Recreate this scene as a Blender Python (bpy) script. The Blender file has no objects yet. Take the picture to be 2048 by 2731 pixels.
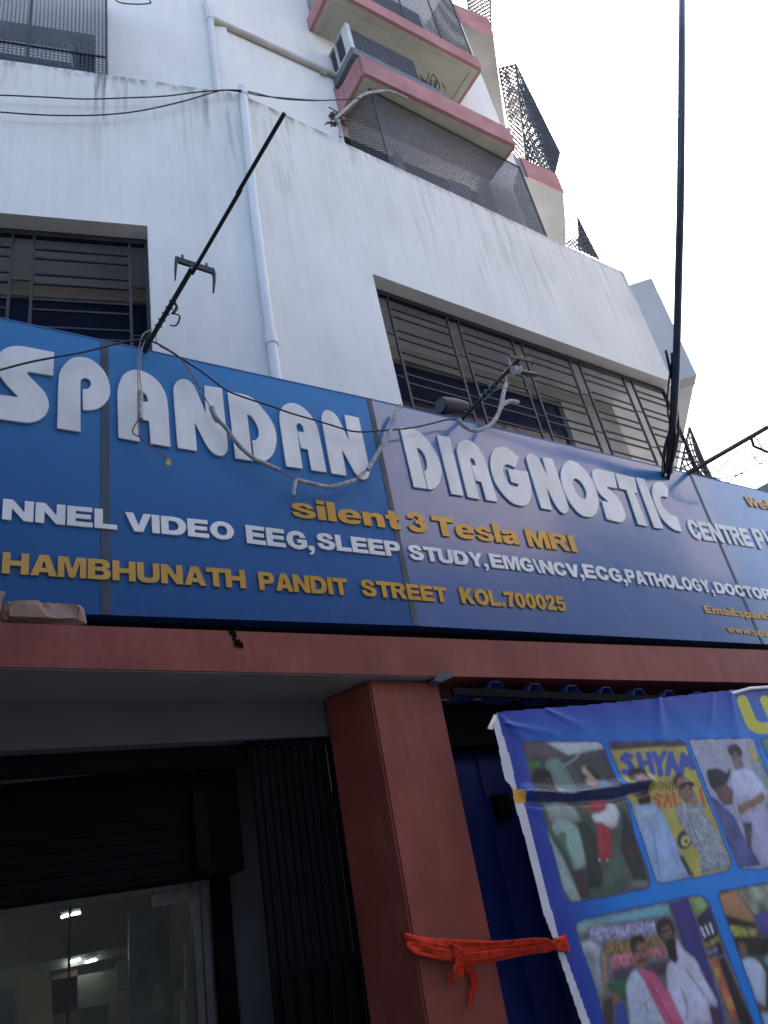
import bpy, bmesh, math, random
import numpy as np
from mathutils import Vector, Matrix
random.seed(7); rng = np.random.default_rng(7)
SC = bpy.context.scene; COL = SC.collection
R = math.radians
PI = math.pi

# ------------------------------------------------------------------ camera (a phone held up and slightly rolled)
CX, CY, F = 1024.0, 1365.5, 2035.0
CAMH = 1.55
M = np.array([[0.84489025, -0.112123, -0.52305726],
              [-0.50584376, -0.48553607, -0.71300548],
              [-0.17401885, 0.86699663, -0.46694142]])
cd = bpy.data.cameras.new('camera'); cam = bpy.data.objects.new('camera', cd); COL.objects.link(cam)
cam.matrix_world = Matrix([[*M[0], 0], [*M[1], 0], [*M[2], CAMH], [0, 0, 0, 1]])
cd.sensor_width = 36; cd.sensor_fit = 'AUTO'; cd.lens = 36 * F / 2731
cd.clip_start = 0.05; cd.clip_end = 3000
cd.dof.use_dof = True; cd.dof.focus_distance = 5.6; cd.dof.aperture_fstop = 2.2
SC.camera = cam

# ------------------------------------------------------------------ world, sun, exposure
SUN_EL, SUN_AZ = R(50), R(38)            # azimuth from +Y (behind the building) towards +X
w = bpy.data.worlds.new('World'); SC.world = w; w.use_nodes = True
nt = w.node_tree; sky = nt.nodes.new('ShaderNodeTexSky'); sky.sky_type = 'NISHITA'
sky.sun_disc = False; sky.sun_elevation = SUN_EL; sky.sun_rotation = SUN_AZ
sky.air_density = 1.0; sky.dust_density = 4.2; sky.ozone_density = 1.0
bg = nt.nodes['Background']; bg.inputs['Strength'].default_value = 0.15
nt.links.new(sky.outputs[0], bg.inputs[0])
sl = bpy.data.lights.new('sun', 'SUN'); so = bpy.data.objects.new('sun', sl); COL.objects.link(so)
sl.energy = 3.0; sl.angle = R(0.6); sl.color = (1.0, 0.93, 0.84)
sd = Vector((math.sin(SUN_AZ) * math.cos(SUN_EL), math.cos(SUN_AZ) * math.cos(SUN_EL), math.sin(SUN_EL)))
so.rotation_euler = sd.to_track_quat('Z', 'Y').to_euler(); so.location = (20, 20, 40)
SC.view_settings.view_transform = 'Standard'; SC.view_settings.look = 'None'
SC.view_settings.exposure = 1.95; SC.view_settings.gamma = 1.0; SC.view_settings.use_curve_mapping = False

# ------------------------------------------------------------------ measuring helpers (photo pixel -> point on a real plane)
def ray(x, y): return M @ np.array([x - CX, -(y - CY), -F])
def at(x, y, Y):
    d = ray(x, y); p = d * (Y / d[1]); return Vector((p[0], p[1], p[2] + CAMH))
def onz(x, y, z):
    d = ray(x, y); p = d * ((z - CAMH) / d[2]); return Vector((p[0], p[1], p[2] + CAMH))
WC = np.array([2.908, 5.2]); ANG_R, ANG_L = R(2.1), R(-15.77)
def wp(ang, s, off, z):
    return Vector((WC[0] + s * math.cos(ang) - off * math.sin(ang), WC[1] + s * math.sin(ang) + off * math.cos(ang), z))
def atw(x, y, ang, off=0.0):
    n = np.array([-math.sin(ang), math.cos(ang)]); d = ray(x, y)
    t = (n @ WC + off) / (n @ d[:2]); p = d * t
    s = (p[:2] - WC) @ np.array([math.cos(ang), math.sin(ang)])
    return s, p[2] + CAMH
def atp(x, y, ang, off=0.0):
    s, z = atw(x, y, ang, off); return wp(ang, s, off, z)

# ------------------------------------------------------------------ materials
def new_mat(name):
    m = bpy.data.materials.new(name); m.use_nodes = True
    t = m.node_tree; b = t.nodes['Principled BSDF']
    return m, t, b
def rgb(h, k=1.0):
    c = [int(h[i:i + 2], 16) / 255 for i in (0, 2, 4)]
    return tuple((x / 12.92 if x <= .04045 else ((x + .055) / 1.055) ** 2.4) * k for x in c) + (1,)
def ramp(t, fac, stops):
    r = t.nodes.new('ShaderNodeValToRGB'); e = r.color_ramp.elements
    e[0].position, e[0].color = stops[0]; e[1].position, e[1].color = stops[-1]
    for p, c in stops[1:-1]:
        n = e.new(p); n.color = c
    t.links.new(fac, r.inputs[0]); return r.outputs[0]
def g(v): return (v, v, v, 1)
def noise(t, scale, detail=6, stretch=(1, 1, 1), rough=.6, off=(0, 0, 0)):
    geo = t.nodes.new('ShaderNodeNewGeometry'); mp = t.nodes.new('ShaderNodeMapping')
    mp.inputs['Scale'].default_value = stretch; mp.inputs['Location'].default_value = off
    n = t.nodes.new('ShaderNodeTexNoise'); n.inputs['Scale'].default_value = scale
    n.inputs['Detail'].default_value = detail; n.inputs['Roughness'].default_value = rough
    t.links.new(geo.outputs['Position'], mp.inputs[0]); t.links.new(mp.outputs[0], n.inputs['Vector'])
    return n.outputs['Fac']
def mix(t, fac, a, b, mode='MIX'):
    n = t.nodes.new('ShaderNodeMix'); n.data_type = 'RGBA'; n.blend_type = mode
    for i, v in ((0, fac), (6, a), (7, b)):
        if hasattr(v, 'links'): t.links.new(v, n.inputs[i])
        else: n.inputs[i].default_value = v
    return n.outputs[2]
def math_n(t, op, a, b=0.5, clamp=False):
    n = t.nodes.new('ShaderNodeMath'); n.operation = op; n.use_clamp = clamp
    for i, v in ((0, a), (1, b)):
        if hasattr(v, 'links'): t.links.new(v, n.inputs[i])
        else: n.inputs[i].default_value = v
    return n.outputs[0]
def bump(t, b, h, strength=.3, dist=.01):
    n = t.nodes.new('ShaderNodeBump'); n.inputs['Strength'].default_value = strength; n.inputs['Distance'].default_value = dist
    t.links.new(h, n.inputs['Height']); t.links.new(n.outputs[0], b.inputs['Normal'])
def zpos(t):
    geo = t.nodes.new('ShaderNodeNewGeometry'); s = t.nodes.new('ShaderNodeSeparateXYZ')
    t.links.new(geo.outputs['Position'], s.inputs[0]); return s.outputs[2]
def simple(name, col, rough=.6, metal=0, var=.25, scale=6, spec=.4, stretch=(1, 1, 1), bmp=0.0, dark=None):
    m, t, b = new_mat(name)
    n = noise(t, scale, 6, stretch)
    lo = dark if dark else tuple(c * (1 - var) for c in col[:3]) + (1,)
    hi = tuple(min(1, c * (1 + var * .5)) for c in col[:3]) + (1,)
    t.links.new(ramp(t, n, [(.32, lo), (.68, hi)]), b.inputs['Base Color'])
    b.inputs['Roughness'].default_value = rough; b.inputs['Metallic'].default_value = metal
    b.inputs['Specular IOR Level'].default_value = spec
    if bmp: bump(t, b, noise(t, scale * 8, 4), bmp, .004)
    return m

def wall_paint(name, base, ztop=None, streak=.75, fade=2.6):
    m, t, b = new_mat(name)
    broad = noise(t, 1.1, 5)
    c = ramp(t, broad, [(.3, tuple(x * .9 for x in base[:3]) + (1,)), (.7, base)])
    fine = noise(t, 2.2, 9, (6.0, 6.0, .35), .7)
    if ztop is not None:
        z = zpos(t)
        near = math_n(t, 'SUBTRACT', 1.0, math_n(t, 'DIVIDE', math_n(t, 'SUBTRACT', ztop, z), fade), True)
        near = math_n(t, 'POWER', near, 1.6)
        k1 = math_n(t, 'MULTIPLY', ramp(t, fine, [(.49, g(0)), (.67, g(1))]), ramp(t, noise(t, .9, 3, (1, 1, .3), .5, (4, 2, 0)), [(.42, g(.12)), (.62, g(1))]))
        grime = math_n(t, 'MULTIPLY', math_n(t, 'MULTIPLY', k1, near), streak, True)
        c = mix(t, grime, c, rgb('575654'))
        edge = math_n(t, 'SUBTRACT', 1.0, math_n(t, 'DIVIDE', math_n(t, 'SUBTRACT', ztop, z), .16), True)
        eg = math_n(t, 'MULTIPLY', edge, ramp(t, noise(t, 5, 8, (2, 2, 1)), [(.42, g(0)), (.6, g(1))]), True)
        c = mix(t, math_n(t, 'MULTIPLY', eg, .75), c, rgb('3a3a3a'))
    spots = ramp(t, noise(t, 9, 8, (3, 3, .6), .75, (3, 1, 7)), [(.655, g(0)), (.72, g(1))])
    c = mix(t, math_n(t, 'MULTIPLY', spots, .6), c, rgb('4c4b49'))
    c = mix(t, math_n(t, 'MULTIPLY', ramp(t, noise(t, 1.4, 6, (9, 9, .16), .6, (5, 0, 2)), [(.5, g(0)), (.75, g(1))]), .09), c, rgb('6a6864'))
    c = mix(t, math_n(t, 'MULTIPLY', ramp(t, noise(t, .45, 4, (1, 1, .5), .5, (8, 3, 1)), [(.4, g(0)), (.65, g(1))]), .35), c, tuple(x * k for x, k in zip(base[:3], (.97, .92, .87))) + (1,))
    damp = ramp(t, noise(t, .8, 9, (1.6, 1.6, .55), .72, (11, 5, 2)), [(.48, g(0)), (.72, g(1))])
    c = mix(t, math_n(t, 'MULTIPLY', damp, .15), c, rgb('7d7b74'))
    runs = ramp(t, noise(t, 3.1, 10, (4.5, 4.5, .22), .78, (2, 8, 4)), [(.60, g(0)), (.70, g(1))])
    c = mix(t, math_n(t, 'MULTIPLY', runs, .30), c, rgb('5d5b57'))
    t.links.new(c, b.inputs['Base Color']); b.inputs['Roughness'].default_value = .85; b.inputs['Specular IOR Level'].default_value = .2
    bump(t, b, noise(t, 60, 6), .12, .004)
    return m

MT = {}
MT['facade'] = wall_paint('white_wall_paint', (.74, .73, .705, 1), 10.9, 1.15, 3.0)
MT['tower'] = wall_paint('tower_wall_paint', (.80, .80, .785, 1), None)
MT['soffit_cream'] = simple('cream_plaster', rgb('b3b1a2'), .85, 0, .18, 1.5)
MT['veranda_ceiling'] = simple('grey_ceiling_paint', (.72, .74, .77, 1), .85, 0, .15, 1.2)
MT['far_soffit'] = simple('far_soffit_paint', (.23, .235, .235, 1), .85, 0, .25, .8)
MT['beige'] = simple('beige_wall_paint', (.40, .37, .325, 1), .85, 0, .2, 1.6)
MT['dark_in'] = simple('dark_interior', (.012, .016, .028, 1), .5, 0, .4, 2)
MT['tinted_glass'] = simple('tinted_glass', (.012, .02, .05, 1), .12, 0, .3, 1.2, .5)
MT['pink'] = simple('pink_paint', rgb('a9797a'), .8, 0, .25, 2.2)
MT['pinkside'] = MT['pink']
MT['white_pvc'] = simple('white_pvc', (.66, .67, .68, 1), .45, 0, .12, 3, .4, (1, 1, .3))
MT['cream_pvc'] = simple('weathered_pvc', (.52, .50, .46, 1), .5, 0, .2, 4)
MT['iron'] = simple('black_painted_iron', (.020, .021, .023, 1), .5, 0, .5, 14)
MT['grey_iron'] = simple('dark_grey_iron', (.022, .024, .028, 1), .5, 0, .35, 10)
MT['grille_paint'] = simple('grille_paint', (.028, .031, .036, 1), .6, 0, .3, 10, .3)
MT['mesh_wire'] = simple('galvanised_wire', (.055, .062, .078, 1), .55, .3, .3, 10)
MT['dark_wire'] = simple('dark_wire', (.016, .017, .02, 1), .6, 0, .4, 10)
MT['red_wire'] = simple('red_wire', (.25, .06, .08, 1), .5, 0, .3, 10)
MT['pale_wire'] = simple('pale_wire', (.30, .25, .26, 1), .5, 0, .3, 12)
MT['conduit'] = simple('dirty_flexible_conduit', (.36, .36, .355, 1), .7, 0, .5, 18)
MT['white_metal'] = simple('white_letter_acrylic', (.70, .70, .70, 1), .35, 0, .16, 3.5, .5, (1, 1, .5))
MT['gold'] = simple('gold_letter_acrylic', (.46, .245, .022, 1), .28, .15, .14, 4, .5)
MT['yellow'] = simple('yellow_tag', (.55, .36, .03, 1), .6)
MT['brick'] = simple('brick_rubble', (.24, .13, .10, 1), .95, 0, .5, 9, .1, (1, 1, 1), .9, (.27, .235, .20, 1))
MT['black_sheet'] = simple('black_sheet_metal', (.0035, .0038, .005, 1), .7, 0, .4, 3, .08)
MT['gate_paint'] = simple('gate_paint', (.0045, .0052, .0072, 1), .75, 0, .5, 12, .12)
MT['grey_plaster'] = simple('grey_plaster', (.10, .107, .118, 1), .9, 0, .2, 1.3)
MT['soffit_grey'] = simple('porch_soffit_paint', (.20, .20, .20, 1), .9, 0, .22, 1.4)
MT['alu'] = simple('dull_aluminium', (.13, .13, .14, 1), .45, .5, .3, 14)
MT['glass'] = None
MT['blue_metal'] = simple('dark_blue_sheet_metal', (.010, .022, .13, 1), .4, 0, .3, 1.5)
MT['awning_blue'] = simple('blue_roofing_sheet', (.035, .08, .30, 1), .45, 0, .2, 3)
MT['cloth'] = simple('orange_red_cloth', (.62, .045, .018, 1), .85, 0, .4, 22, .2)
MT['ac_white'] = simple('old_white_casing', (.55, .56, .55, 1), .5, 0, .2, 5)
MT['louvre_recess_shade'] = simple('louvre_and_recess_shade', (.022, .026, .033, 1), .6, 0, .4, 8)  # also carries the shade painted into the balcony recesses
MT['tray'] = simple('grey_tray', (.13, .145, .17, 1), .6, 0, .3, 4)
MT['twig'] = simple('dry_twigs', (.10, .075, .06, 1), .9, 0, .5, 12)
MT['asphalt'] = simple('asphalt', (.07, .07, .072, 1), .9, 0, .4, 3, .2, (1, 1, 1), .4)
MT['paving'] = simple('concrete_paving', (.30, .29, .27, 1), .9, 0, .25, 2, .2)
MT['ground'] = simple('dusty_ground', (.20, .18, .16, 1), .95, 0, .25, 1)
MT['opp'] = simple('pink_wash', (.60, .49, .42, 1), .9, 0, .15, .3)
MT['opp_low'] = simple('dark_shading_wall', (.10, .12, .15, 1), .9, 0, .3, .3)
MT['opp_dark'] = simple('window_dark', (.03, .035, .05, 1), .3)
MT['cyan'] = simple('faded_teal_strap', (.10, .26, .28, 1), .6)
MT['lobby_wall'] = simple('lobby_wall', (.30, .32, .25, 1), .8, 0, .3, .8)
MT['lobby_brown'] = simple('brown_board', (.20, .15, .10, 1), .7, 0, .4, 2)
MT['lobby_grey'] = simple('grey_column_paint', (.34, .35, .32, 1), .7, 0, .2, 1)
MT['lobby_blue'] = simple('blue_grey_reflection_and_cabinet', (.16, .22, .24, 1), .5, 0, .5, 2)
MT['paper'] = simple('cream_board', (.42, .38, .25, 1), .8, 0, .15, 2)
MT['paper_grey'] = simple('grey_board', (.34, .36, .34, 1), .8, 0, .15, 2)

def red_paint():
    m, t, b = new_mat('red_oxide_paint')
    n1 = noise(t, 1.3, 6); c = ramp(t, n1, [(.3, rgb('6c3229')), (.7, rgb('873f34'))])
    st = ramp(t, noise(t, 2.4, 8, (5, 5, .6), .7, (2, 0, 1)), [(.55, g(0)), (.75, g(1))])
    c = mix(t, math_n(t, 'MULTIPLY', st, .55), c, rgb('4f2c2a'))
    pt = ramp(t, noise(t, 2.6, 7, (1, 1, .5), .65, (9, 2, 5)), [(.5, g(0)), (.62, g(1))])
    c = mix(t, math_n(t, 'MULTIPLY', pt, .35), c, rgb('96534c'))
    sc = ramp(t, noise(t, 7, 9, (4, 4, .8), .8, (1, 6, 5)), [(.70, g(0)), (.73, g(1))])
    c = mix(t, math_n(t, 'MULTIPLY', sc, .5), c, rgb('b9a29c'))
    dk = ramp(t, noise(t, 13, 8, (1, 1, 1), .7), [(.68, g(0)), (.74, g(1))])
    c = mix(t, math_n(t, 'MULTIPLY', dk, .3), c, rgb('a06a64'))
    t.links.new(c, b.inputs['Base Color']); b.inputs['Roughness'].default_value = .55; b.inputs['Specular IOR Level'].default_value = .35
    bump(t, b, noise(t, 25, 5), .1, .004)
    return m
MT['red'] = red_paint()

def vinyl(name, c0, c1, rough, spec, coat):
    m, t, b = new_mat(name)
    z = zpos(t)
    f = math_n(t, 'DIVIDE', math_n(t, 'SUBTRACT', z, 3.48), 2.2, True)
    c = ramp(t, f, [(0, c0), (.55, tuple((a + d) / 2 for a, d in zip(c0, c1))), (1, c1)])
    st = ramp(t, noise(t, 3.2, 8, (5, 5, .5), .7, (1, 4, 0)), [(.52, g(0)), (.8, g(1))])
    c = mix(t, math_n(t, 'MULTIPLY', st, .28), c, rgb('3c5a86'))
    dirt = ramp(t, noise(t, 1.7, 9, (3, 3, .5), .75, (7, 0, 3)), [(.56, g(0)), (.85, g(1))])
    c = mix(t, math_n(t, 'MULTIPLY', dirt, .22), c, rgb('6a6e78'))
    t.links.new(c, b.inputs['Base Color'])
    rn = ramp(t, noise(t, 5, 5), [(.3, g(rough * .8)), (.7, g(rough * 1.25))])
    t.links.new(rn, b.inputs['Roughness']); b.inputs['Specular IOR Level'].default_value = spec
    b.inputs['Coat Weight'].default_value = coat; b.inputs['Coat Roughness'].default_value = .08
    bump(t, b, noise(t, 1.6, 3), .16, .03)
    return m
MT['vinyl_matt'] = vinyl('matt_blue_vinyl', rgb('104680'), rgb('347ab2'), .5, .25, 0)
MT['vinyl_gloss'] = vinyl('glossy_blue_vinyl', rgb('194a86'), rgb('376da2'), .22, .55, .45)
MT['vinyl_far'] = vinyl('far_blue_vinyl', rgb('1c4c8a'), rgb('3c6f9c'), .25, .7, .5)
MT['strip'] = simple('dirty_joint_strip', (.040, .055, .075, 1), .5, 0, .5, 12, .4, (1, 1, .3))

def glassm():
    m, t, b = new_mat('door_glass')
    b.inputs['Base Color'].default_value = (.75, .8, .78, 1); b.inputs['Roughness'].default_value = .03
    b.inputs['Transmission Weight'].default_value = 1; b.inputs['IOR'].default_value = 1.25
    return m
MT['glass'] = glassm()
def emis(name, col, s):
    m, t, b = new_mat(name); b.inputs['Base Color'].default_value = (.9, .9, .9, 1)
    b.inputs['Emission Color'].default_value = col; b.inputs['Emission Strength'].default_value = s
    return m
MT['tube'] = emis('tube_glow', (.93, 1, .97, 1), 6.0)
MT['tube_fill'] = emis('fill_tube_glow', (.97, 1, .90, 1), 9.0)  # glow of the added, unseen lobby fill tubes
MT['soot'] = simple('black_soot', (.006, .005, .005, 1), .95, 0, .3, 20, .05)

# ------------------------------------------------------------------ mesh building
class MB:
    def __init__(s): s.v = []; s.f = []; s.mi = []; s.cur = 0; s.sm = []
    def add(s, vs, fs, smooth=False):
        o = len(s.v); s.v += [tuple(v) for v in vs]
        for f in fs: s.f.append(tuple(i + o for i in f)); s.mi.append(s.cur); s.sm.append(smooth)
        return s
    def hexa(s, p):
        return s.add(p, [(0, 3, 2, 1), (4, 5, 6, 7), (0, 1, 5, 4), (1, 2, 6, 5), (2, 3, 7, 6), (3, 0, 4, 7)])
    def box(s, x0, x1, y0, y1, z0, z1):
        return s.hexa([(x0, y0, z0), (x1, y0, z0), (x1, y1, z0), (x0, y1, z0), (x0, y0, z1), (x1, y0, z1), (x1, y1, z1), (x0, y1, z1)])
    def wbox(s, ang, s0, s1, o0, o1, z0, z1):
        return s.hexa([wp(ang, *q) for q in ((s0, o0, z0), (s1, o0, z0), (s1, o1, z0), (s0, o1, z0), (s0, o0, z1), (s1, o0, z1), (s1, o1, z1), (s0, o1, z1))])
    def prism(s, pts, ext):
        n = len(pts); e = Vector(ext); a = [Vector(p) for p in pts]
        return s.add(a + [p + e for p in a], [tuple(range(n)), tuple(range(2 * n - 1, n - 1, -1))] + [(i, i + n, (i + 1) % n + n, (i + 1) % n) for i in range(n)])
    def tube(s, path, r, n=6, caps=True, smooth=True):
        P = [Vector(p) for p in path]; k = len(P)
        if k < 2: return s
        up = None; vs = []
        for i in range(k):
            d = (P[min(i + 1, k - 1)] - P[max(i - 1, 0)]); d = d.normalized() if d.length > 1e-9 else Vector((0, 0, 1))
            if up is None: up = Vector((0, 0, 1)) if abs(d.z) < .9 else Vector((1, 0, 0))
            a = d.cross(up);
            if a.length < 1e-6: a = d.cross(Vector((1, 0, 0)))
            a.normalize(); b = a.cross(d).normalized(); up = b
            rr = r[i] if hasattr(r, '__len__') else r
            for j in range(n):
                q = 2 * PI * j / n; vs.append(P[i] + a * math.cos(q) * rr + b * math.sin(q) * rr)
        fs = [(i * n + j, i * n + (j + 1) % n, (i + 1) * n + (j + 1) % n, (i + 1) * n + j) for i in range(k - 1) for j in range(n)]
        s.add(vs, fs, smooth)
        if caps: s.add(vs[:n], [tuple(range(n - 1, -1, -1))]); s.add(vs[-n:], [tuple(range(n))])
        return s
    def bar(s, a, b, w, h, up=(0, 0, 1)):
        a, b = Vector(a), Vector(b); d = (b - a).normalized(); u = Vector(up)
        x = d.cross(u)
        if x.length < 1e-5: x = d.cross(Vector((1, 0, 0)))
        x.normalize(); y = x.cross(d).normalized()
        c = [(-w / 2, -h / 2), (w / 2, -h / 2), (w / 2, h / 2), (-w / 2, h / 2)]
        return s.hexa([a + x * p + y * q for p, q in c] + [b + x * p + y * q for p, q in c])
    def ribbon(s, a, b, w, nrm):
        a, b = Vector(a), Vector(b); x = (b - a).cross(Vector(nrm))
        if x.length < 1e-7: return s
        x = x.normalized() * w / 2
        return s.add([a - x, a + x, b + x, b - x], [(0, 1, 2, 3)])
    def build(s, name, mats, parent=None, origin=None, bevel=0):
        me = bpy.data.meshes.new(name); me.from_pydata(s.v, [], s.f)
        for m in (mats if isinstance(mats, (list, tuple)) else [mats]): me.materials.append(m)
        me.polygons.foreach_set('material_index', s.mi); me.polygons.foreach_set('use_smooth', s.sm); me.update()
        o = bpy.data.objects.new(name, me); COL.objects.link(o)
        base = Vector((0, 0, 0))
        if origin is not None: base = Vector(origin)
        elif parent is not None: base = wpos(parent)
        if base.length > 0: me.transform(Matrix.Translation(-base))
        if parent is not None: o.parent = parent
        else: o.location = base
        if bevel:
            bm = bmesh.new(); bm.from_mesh(me); bmesh.ops.remove_doubles(bm, verts=bm.verts, dist=1e-5)
            bmesh.ops.bevel(bm, geom=list(bm.edges), offset=bevel, segments=2, affect='EDGES', clamp_overlap=True); bm.to_mesh(me); bm.free()
        return o
def wpos(o):
    p = Vector((0, 0, 0))
    while o is not None: p += o.location; o = o.parent
    return p
def tag(o, label=None, cat=None, group=None, kind=None):
    if label: o['label'] = label
    if cat: o['category'] = cat
    if group: o['group'] = group
    if kind: o['kind'] = kind
    return o
def thing(name, label, cat, loc, group=None):
    o = bpy.data.objects.new(name, None); COL.objects.link(o); o.location = loc; o.empty_display_size = .2
    return tag(o, label, cat, group)
def cr(pts, sub=6):
    """smooth open path through points"""
    P = [Vector(p) for p in pts]; out = []
    for i in range(len(P) - 1):
        p0, p1, p2, p3 = P[max(i - 1, 0)], P[i], P[i + 1], P[min(i + 2, len(P) - 1)]
        for k in range(sub):
            t = k / sub
            out.append(.5 * ((2 * p1) + (p2 - p0) * t + (2 * p0 - 5 * p1 + 4 * p2 - p3) * t * t + (3 * p1 - p0 - 3 * p2 + p3) * t ** 3))
    out.append(P[-1]); return out

# ------------------------------------------------------------------ ground and street
o = MB().box(-400, 400, -400, 400, -1, 0).build('ground', MT['ground']); tag(o, kind='structure')
o = MB().box(-200, 200, -6.5, 1.6, .0, .004).build('road', MT['asphalt']); tag(o, kind='structure')
o = MB().box(-200, 200, 1.6, 9, .004, .13).build('pavement', MT['paving']); tag(o, kind='structure')

# opposite house, seen only as the sheen it throws on the glossy sign
op = thing('house', 'pink washed house across the street mirrored in the glossy sign', 'house', (22, -9.5, 0))
MB().box(13, 33, -18, -9.5, 12.2, 26).build('wall', MT['opp'], op)
b = MB(); b.box(11.5, 33.5, -18, -9.2, 0, 12.2); b.box(22, 29, -18, -9.1, 12.2, 14.6); b.build('lower_wall', MT['opp_low'], op)  # dark lower storeys added so the sign mirrors less light low down
nb = thing('house', 'plain unseen house added left of the entrance to shade the pillar', 'house', (-3.5, 3, 0))
MB().box(-7.5, -1.6, -.5, 4.3, 0, 8.5).build('wall', MT['opp_low'], nb)  # block out of view, added to darken the pillar's left face
ol = thing('house', 'unseen low house added across the street to shade the entrance', 'house', (-10, -9.5, 0))
MB().box(-40, 9, -18, -9.0, 0, 9.5).build('wall', MT['opp_low'], ol)  # dark block out of view, added to cut light at street level

# ------------------------------------------------------------------ the white apartment building
bld = thing('apartment_building', 'white apartment building with a stained parapet, caged balconies and pink slab edges', 'building', (4, 6, 0))
sWl, _ = atw(993, 729, ANG_R); sWr = 7.36
zH = 8.385; zP = 10.9
f = MB()
f.wbox(ANG_R, 0, sWl, 0, .25, 3.0, zP)
f.wbox(ANG_R, sWl, sWr, 0, .25, zH, zP - .02)
f.wbox(ANG_R, sWl, sWr, 0, .25, 3.0, 5.1)
sL = -1.194; zHL = 8.347
f.wbox(ANG_L, sL, 0, 0, .25, 3.0, zP)
f.wbox(ANG_L, -9, sL, 0, .25, zHL, zP)
f.wbox(ANG_L, -9, sL, 0, .25, 3.0, 5.3)
f.build('wall', MT['facade'], bld)
# wing return at 45 degrees with its soffit
e = wp(ANG_R, sWr, 0, 0); A = Vector((10.535, 5.188, 0)); e2 = Vector((e.x, e.y, 0))
wing = MB(); dn = Vector((.2, .2, 0))
wing.hexa([e2 + Vector((0, 0, 8.385)), A + Vector((0, 0, 8.385)), A + dn + Vector((0, 0, 8.385)), e2 + dn + Vector((0, 0, 8.385)),
           e2 + Vector((0, 0, 10.57)), A + Vector((0, 0, 10.57)), A + dn + Vector((0, 0, 10.57)), e2 + dn + Vector((0, 0, 10.57))])
tag(wing.build('wing_wall', simple('blue_grey_wall_paint', (.50, .505, .50, 1), .8, 0, .15, 1), bld), 'pale blue grey return wall at the right end')
cz = 8.40
cp = [wp(ANG_R, sWl - .4, .22, cz), wp(ANG_R, sWr - .01, .22, cz), Vector((A.x + .02, A.y + .03, cz)), Vector((A.x + 9, A.y + 9, cz)), Vector((4, 14.2, cz))]
MB().prism(cp, (0, 0, .12)).build('veranda_ceiling', MT['veranda_ceiling'], bld)
cp = [wp(ANG_L, -9, .22, zHL + .03), wp(ANG_L, -.3, .22, zHL + .03), wp(ANG_L, -.3, 2, zHL + .03), wp(ANG_L, -9, 2, zHL + .03)]
MB().prism(cp, (0, 0, .12)).build('veranda_ceiling', MT['veranda_ceiling'], bld)
# rooms behind the verandas
bw = MB(); bw.box(3.6, 8.42, 6.30, 6.45, 8.17, cz); bw.box(8.42, 9.68, 6.30, 6.45, 3, cz)
bw.build('veranda_wall', MT['beige'], bld)
MB().box(3.6, 8.42, 6.38, 6.42, 3, 8.17).build('glazing', MT['tinted_glass'], bld)
MB().box(3.9, 4.1, 5.5, 6.3, 3, cz).build('veranda_wall', MT['beige'], bld)
bw = MB(); bw.wbox(ANG_L, -9, -.3, .93, 1.05, 8.17, zHL + .03); bw.wbox(ANG_L, -.75, -.6, .25, .93, 3, zHL + .03)
bw.build('veranda_wall', MT['beige'], bld)
MB().wbox(ANG_L, -9, -.75, .98, 1.02, 3, 8.17).build('glazing', MT['tinted_glass'], bld)

# window grilles
def grille(ang, s0, s1, z0, z1, verts, panels, name='window'):
    fr = MB(); o = .2
    fr.wbox(ang, s0, s1, o - .02, o + .04, z1 - .075, z1 - .005)
    fr.wbox(ang, s0, s0 + .035, o - .02, o + .03, z0, z1 - .075)
    fr.wbox(ang, s1 - .035, s1, o - .02, o + .03, z0, z1 - .075)
    for s in verts: fr.wbox(ang, s - .014, s + .014, o - .012, o + .016, z0, z1 - .075)
    wnd = fr.build(name, MT['grey_iron'], bld)
    gr = MB()
    for (a, c) in panels:
        z = z1 - .075 - .175; k = 0
        while z > z0:
            gr.wbox(ang, a, c, o - .010, o + .012, z - .011, z + .011)
            z -= .13 if k % 2 == 0 else .22
            k += 1
    ga = []
    for i in range(len(panels) - 1): ga.append((panels[i][1], panels[i + 1][0]))
    ga.append((s0, panels[0][0])); ga.append((panels[-1][1], s1))
    for (a, c) in ga:
        if c - a > .04:
            z = z1 - .075 - .62
            while z > z0: gr.wbox(ang, a, c, o - .006, o + .008, z - .008, z + .008); z -= .66
    gr.build('grille_bars', MT['grille_paint'], wnd)
grille(ANG_R, sWl, sWr, 5.1, zH, [1.808, 2.757, 2.95, 3.92, 4.106, 5.075, 5.293, 6.301, 6.513],
       [(1.808, 2.757), (2.95, 3.92), (4.106, 5.075), (5.293, 6.301), (6.513, 7.3)])
grille(ANG_L, -6.2, sL, 5.3, zHL, [-1.38, -2.301, -2.498, -3.45, -3.65, -4.6, -4.8], [(-5.8, -4.8), (-4.6, -3.65), (-3.45, -2.498), (-2.301, -1.38)])

# tower above the parapet
YT = 5.9
tw = MB()
tw.box(3.0, 4.98, YT, YT + .3, 9.5, 22)
tw.box(4.98, 8.55, YT, YT + .3, 12.74, 22)
tw.box(8.55, 9.03, YT, YT + .3, 12.74, 22)
tw.box(8.02, 9.03, YT, YT + .3, 9.5, 12.74)
tw.box(8.73, 9.03, YT + .3, 9.5, 12.74, 22)
tw.box(-9, 9.03, 9.5, 9.8, 12.74, 22)
tw.box(-9, 8.5, 9.5, 9.8, 3, 12.74)
tw.wbox(ANG_L, -1.75, .09, .70, 1.0, 9.5, 22)
tw.wbox(ANG_L, -9, -1.75, .70, 1.0, 12.9, 22)
tw.build('tower_wall', MT['tower'], bld)
rec = MB(); rec.box(4.98, 8.02, 7.3, 7.4, 9.5, 12.74); rec.box(4.9, 4.98, YT + .3, 7.3, 9.5, 12.74); rec.build('recess_wall', MT['louvre_recess_shade'], bld)  # near-black colour puts the shade of the recess into its walls
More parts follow.
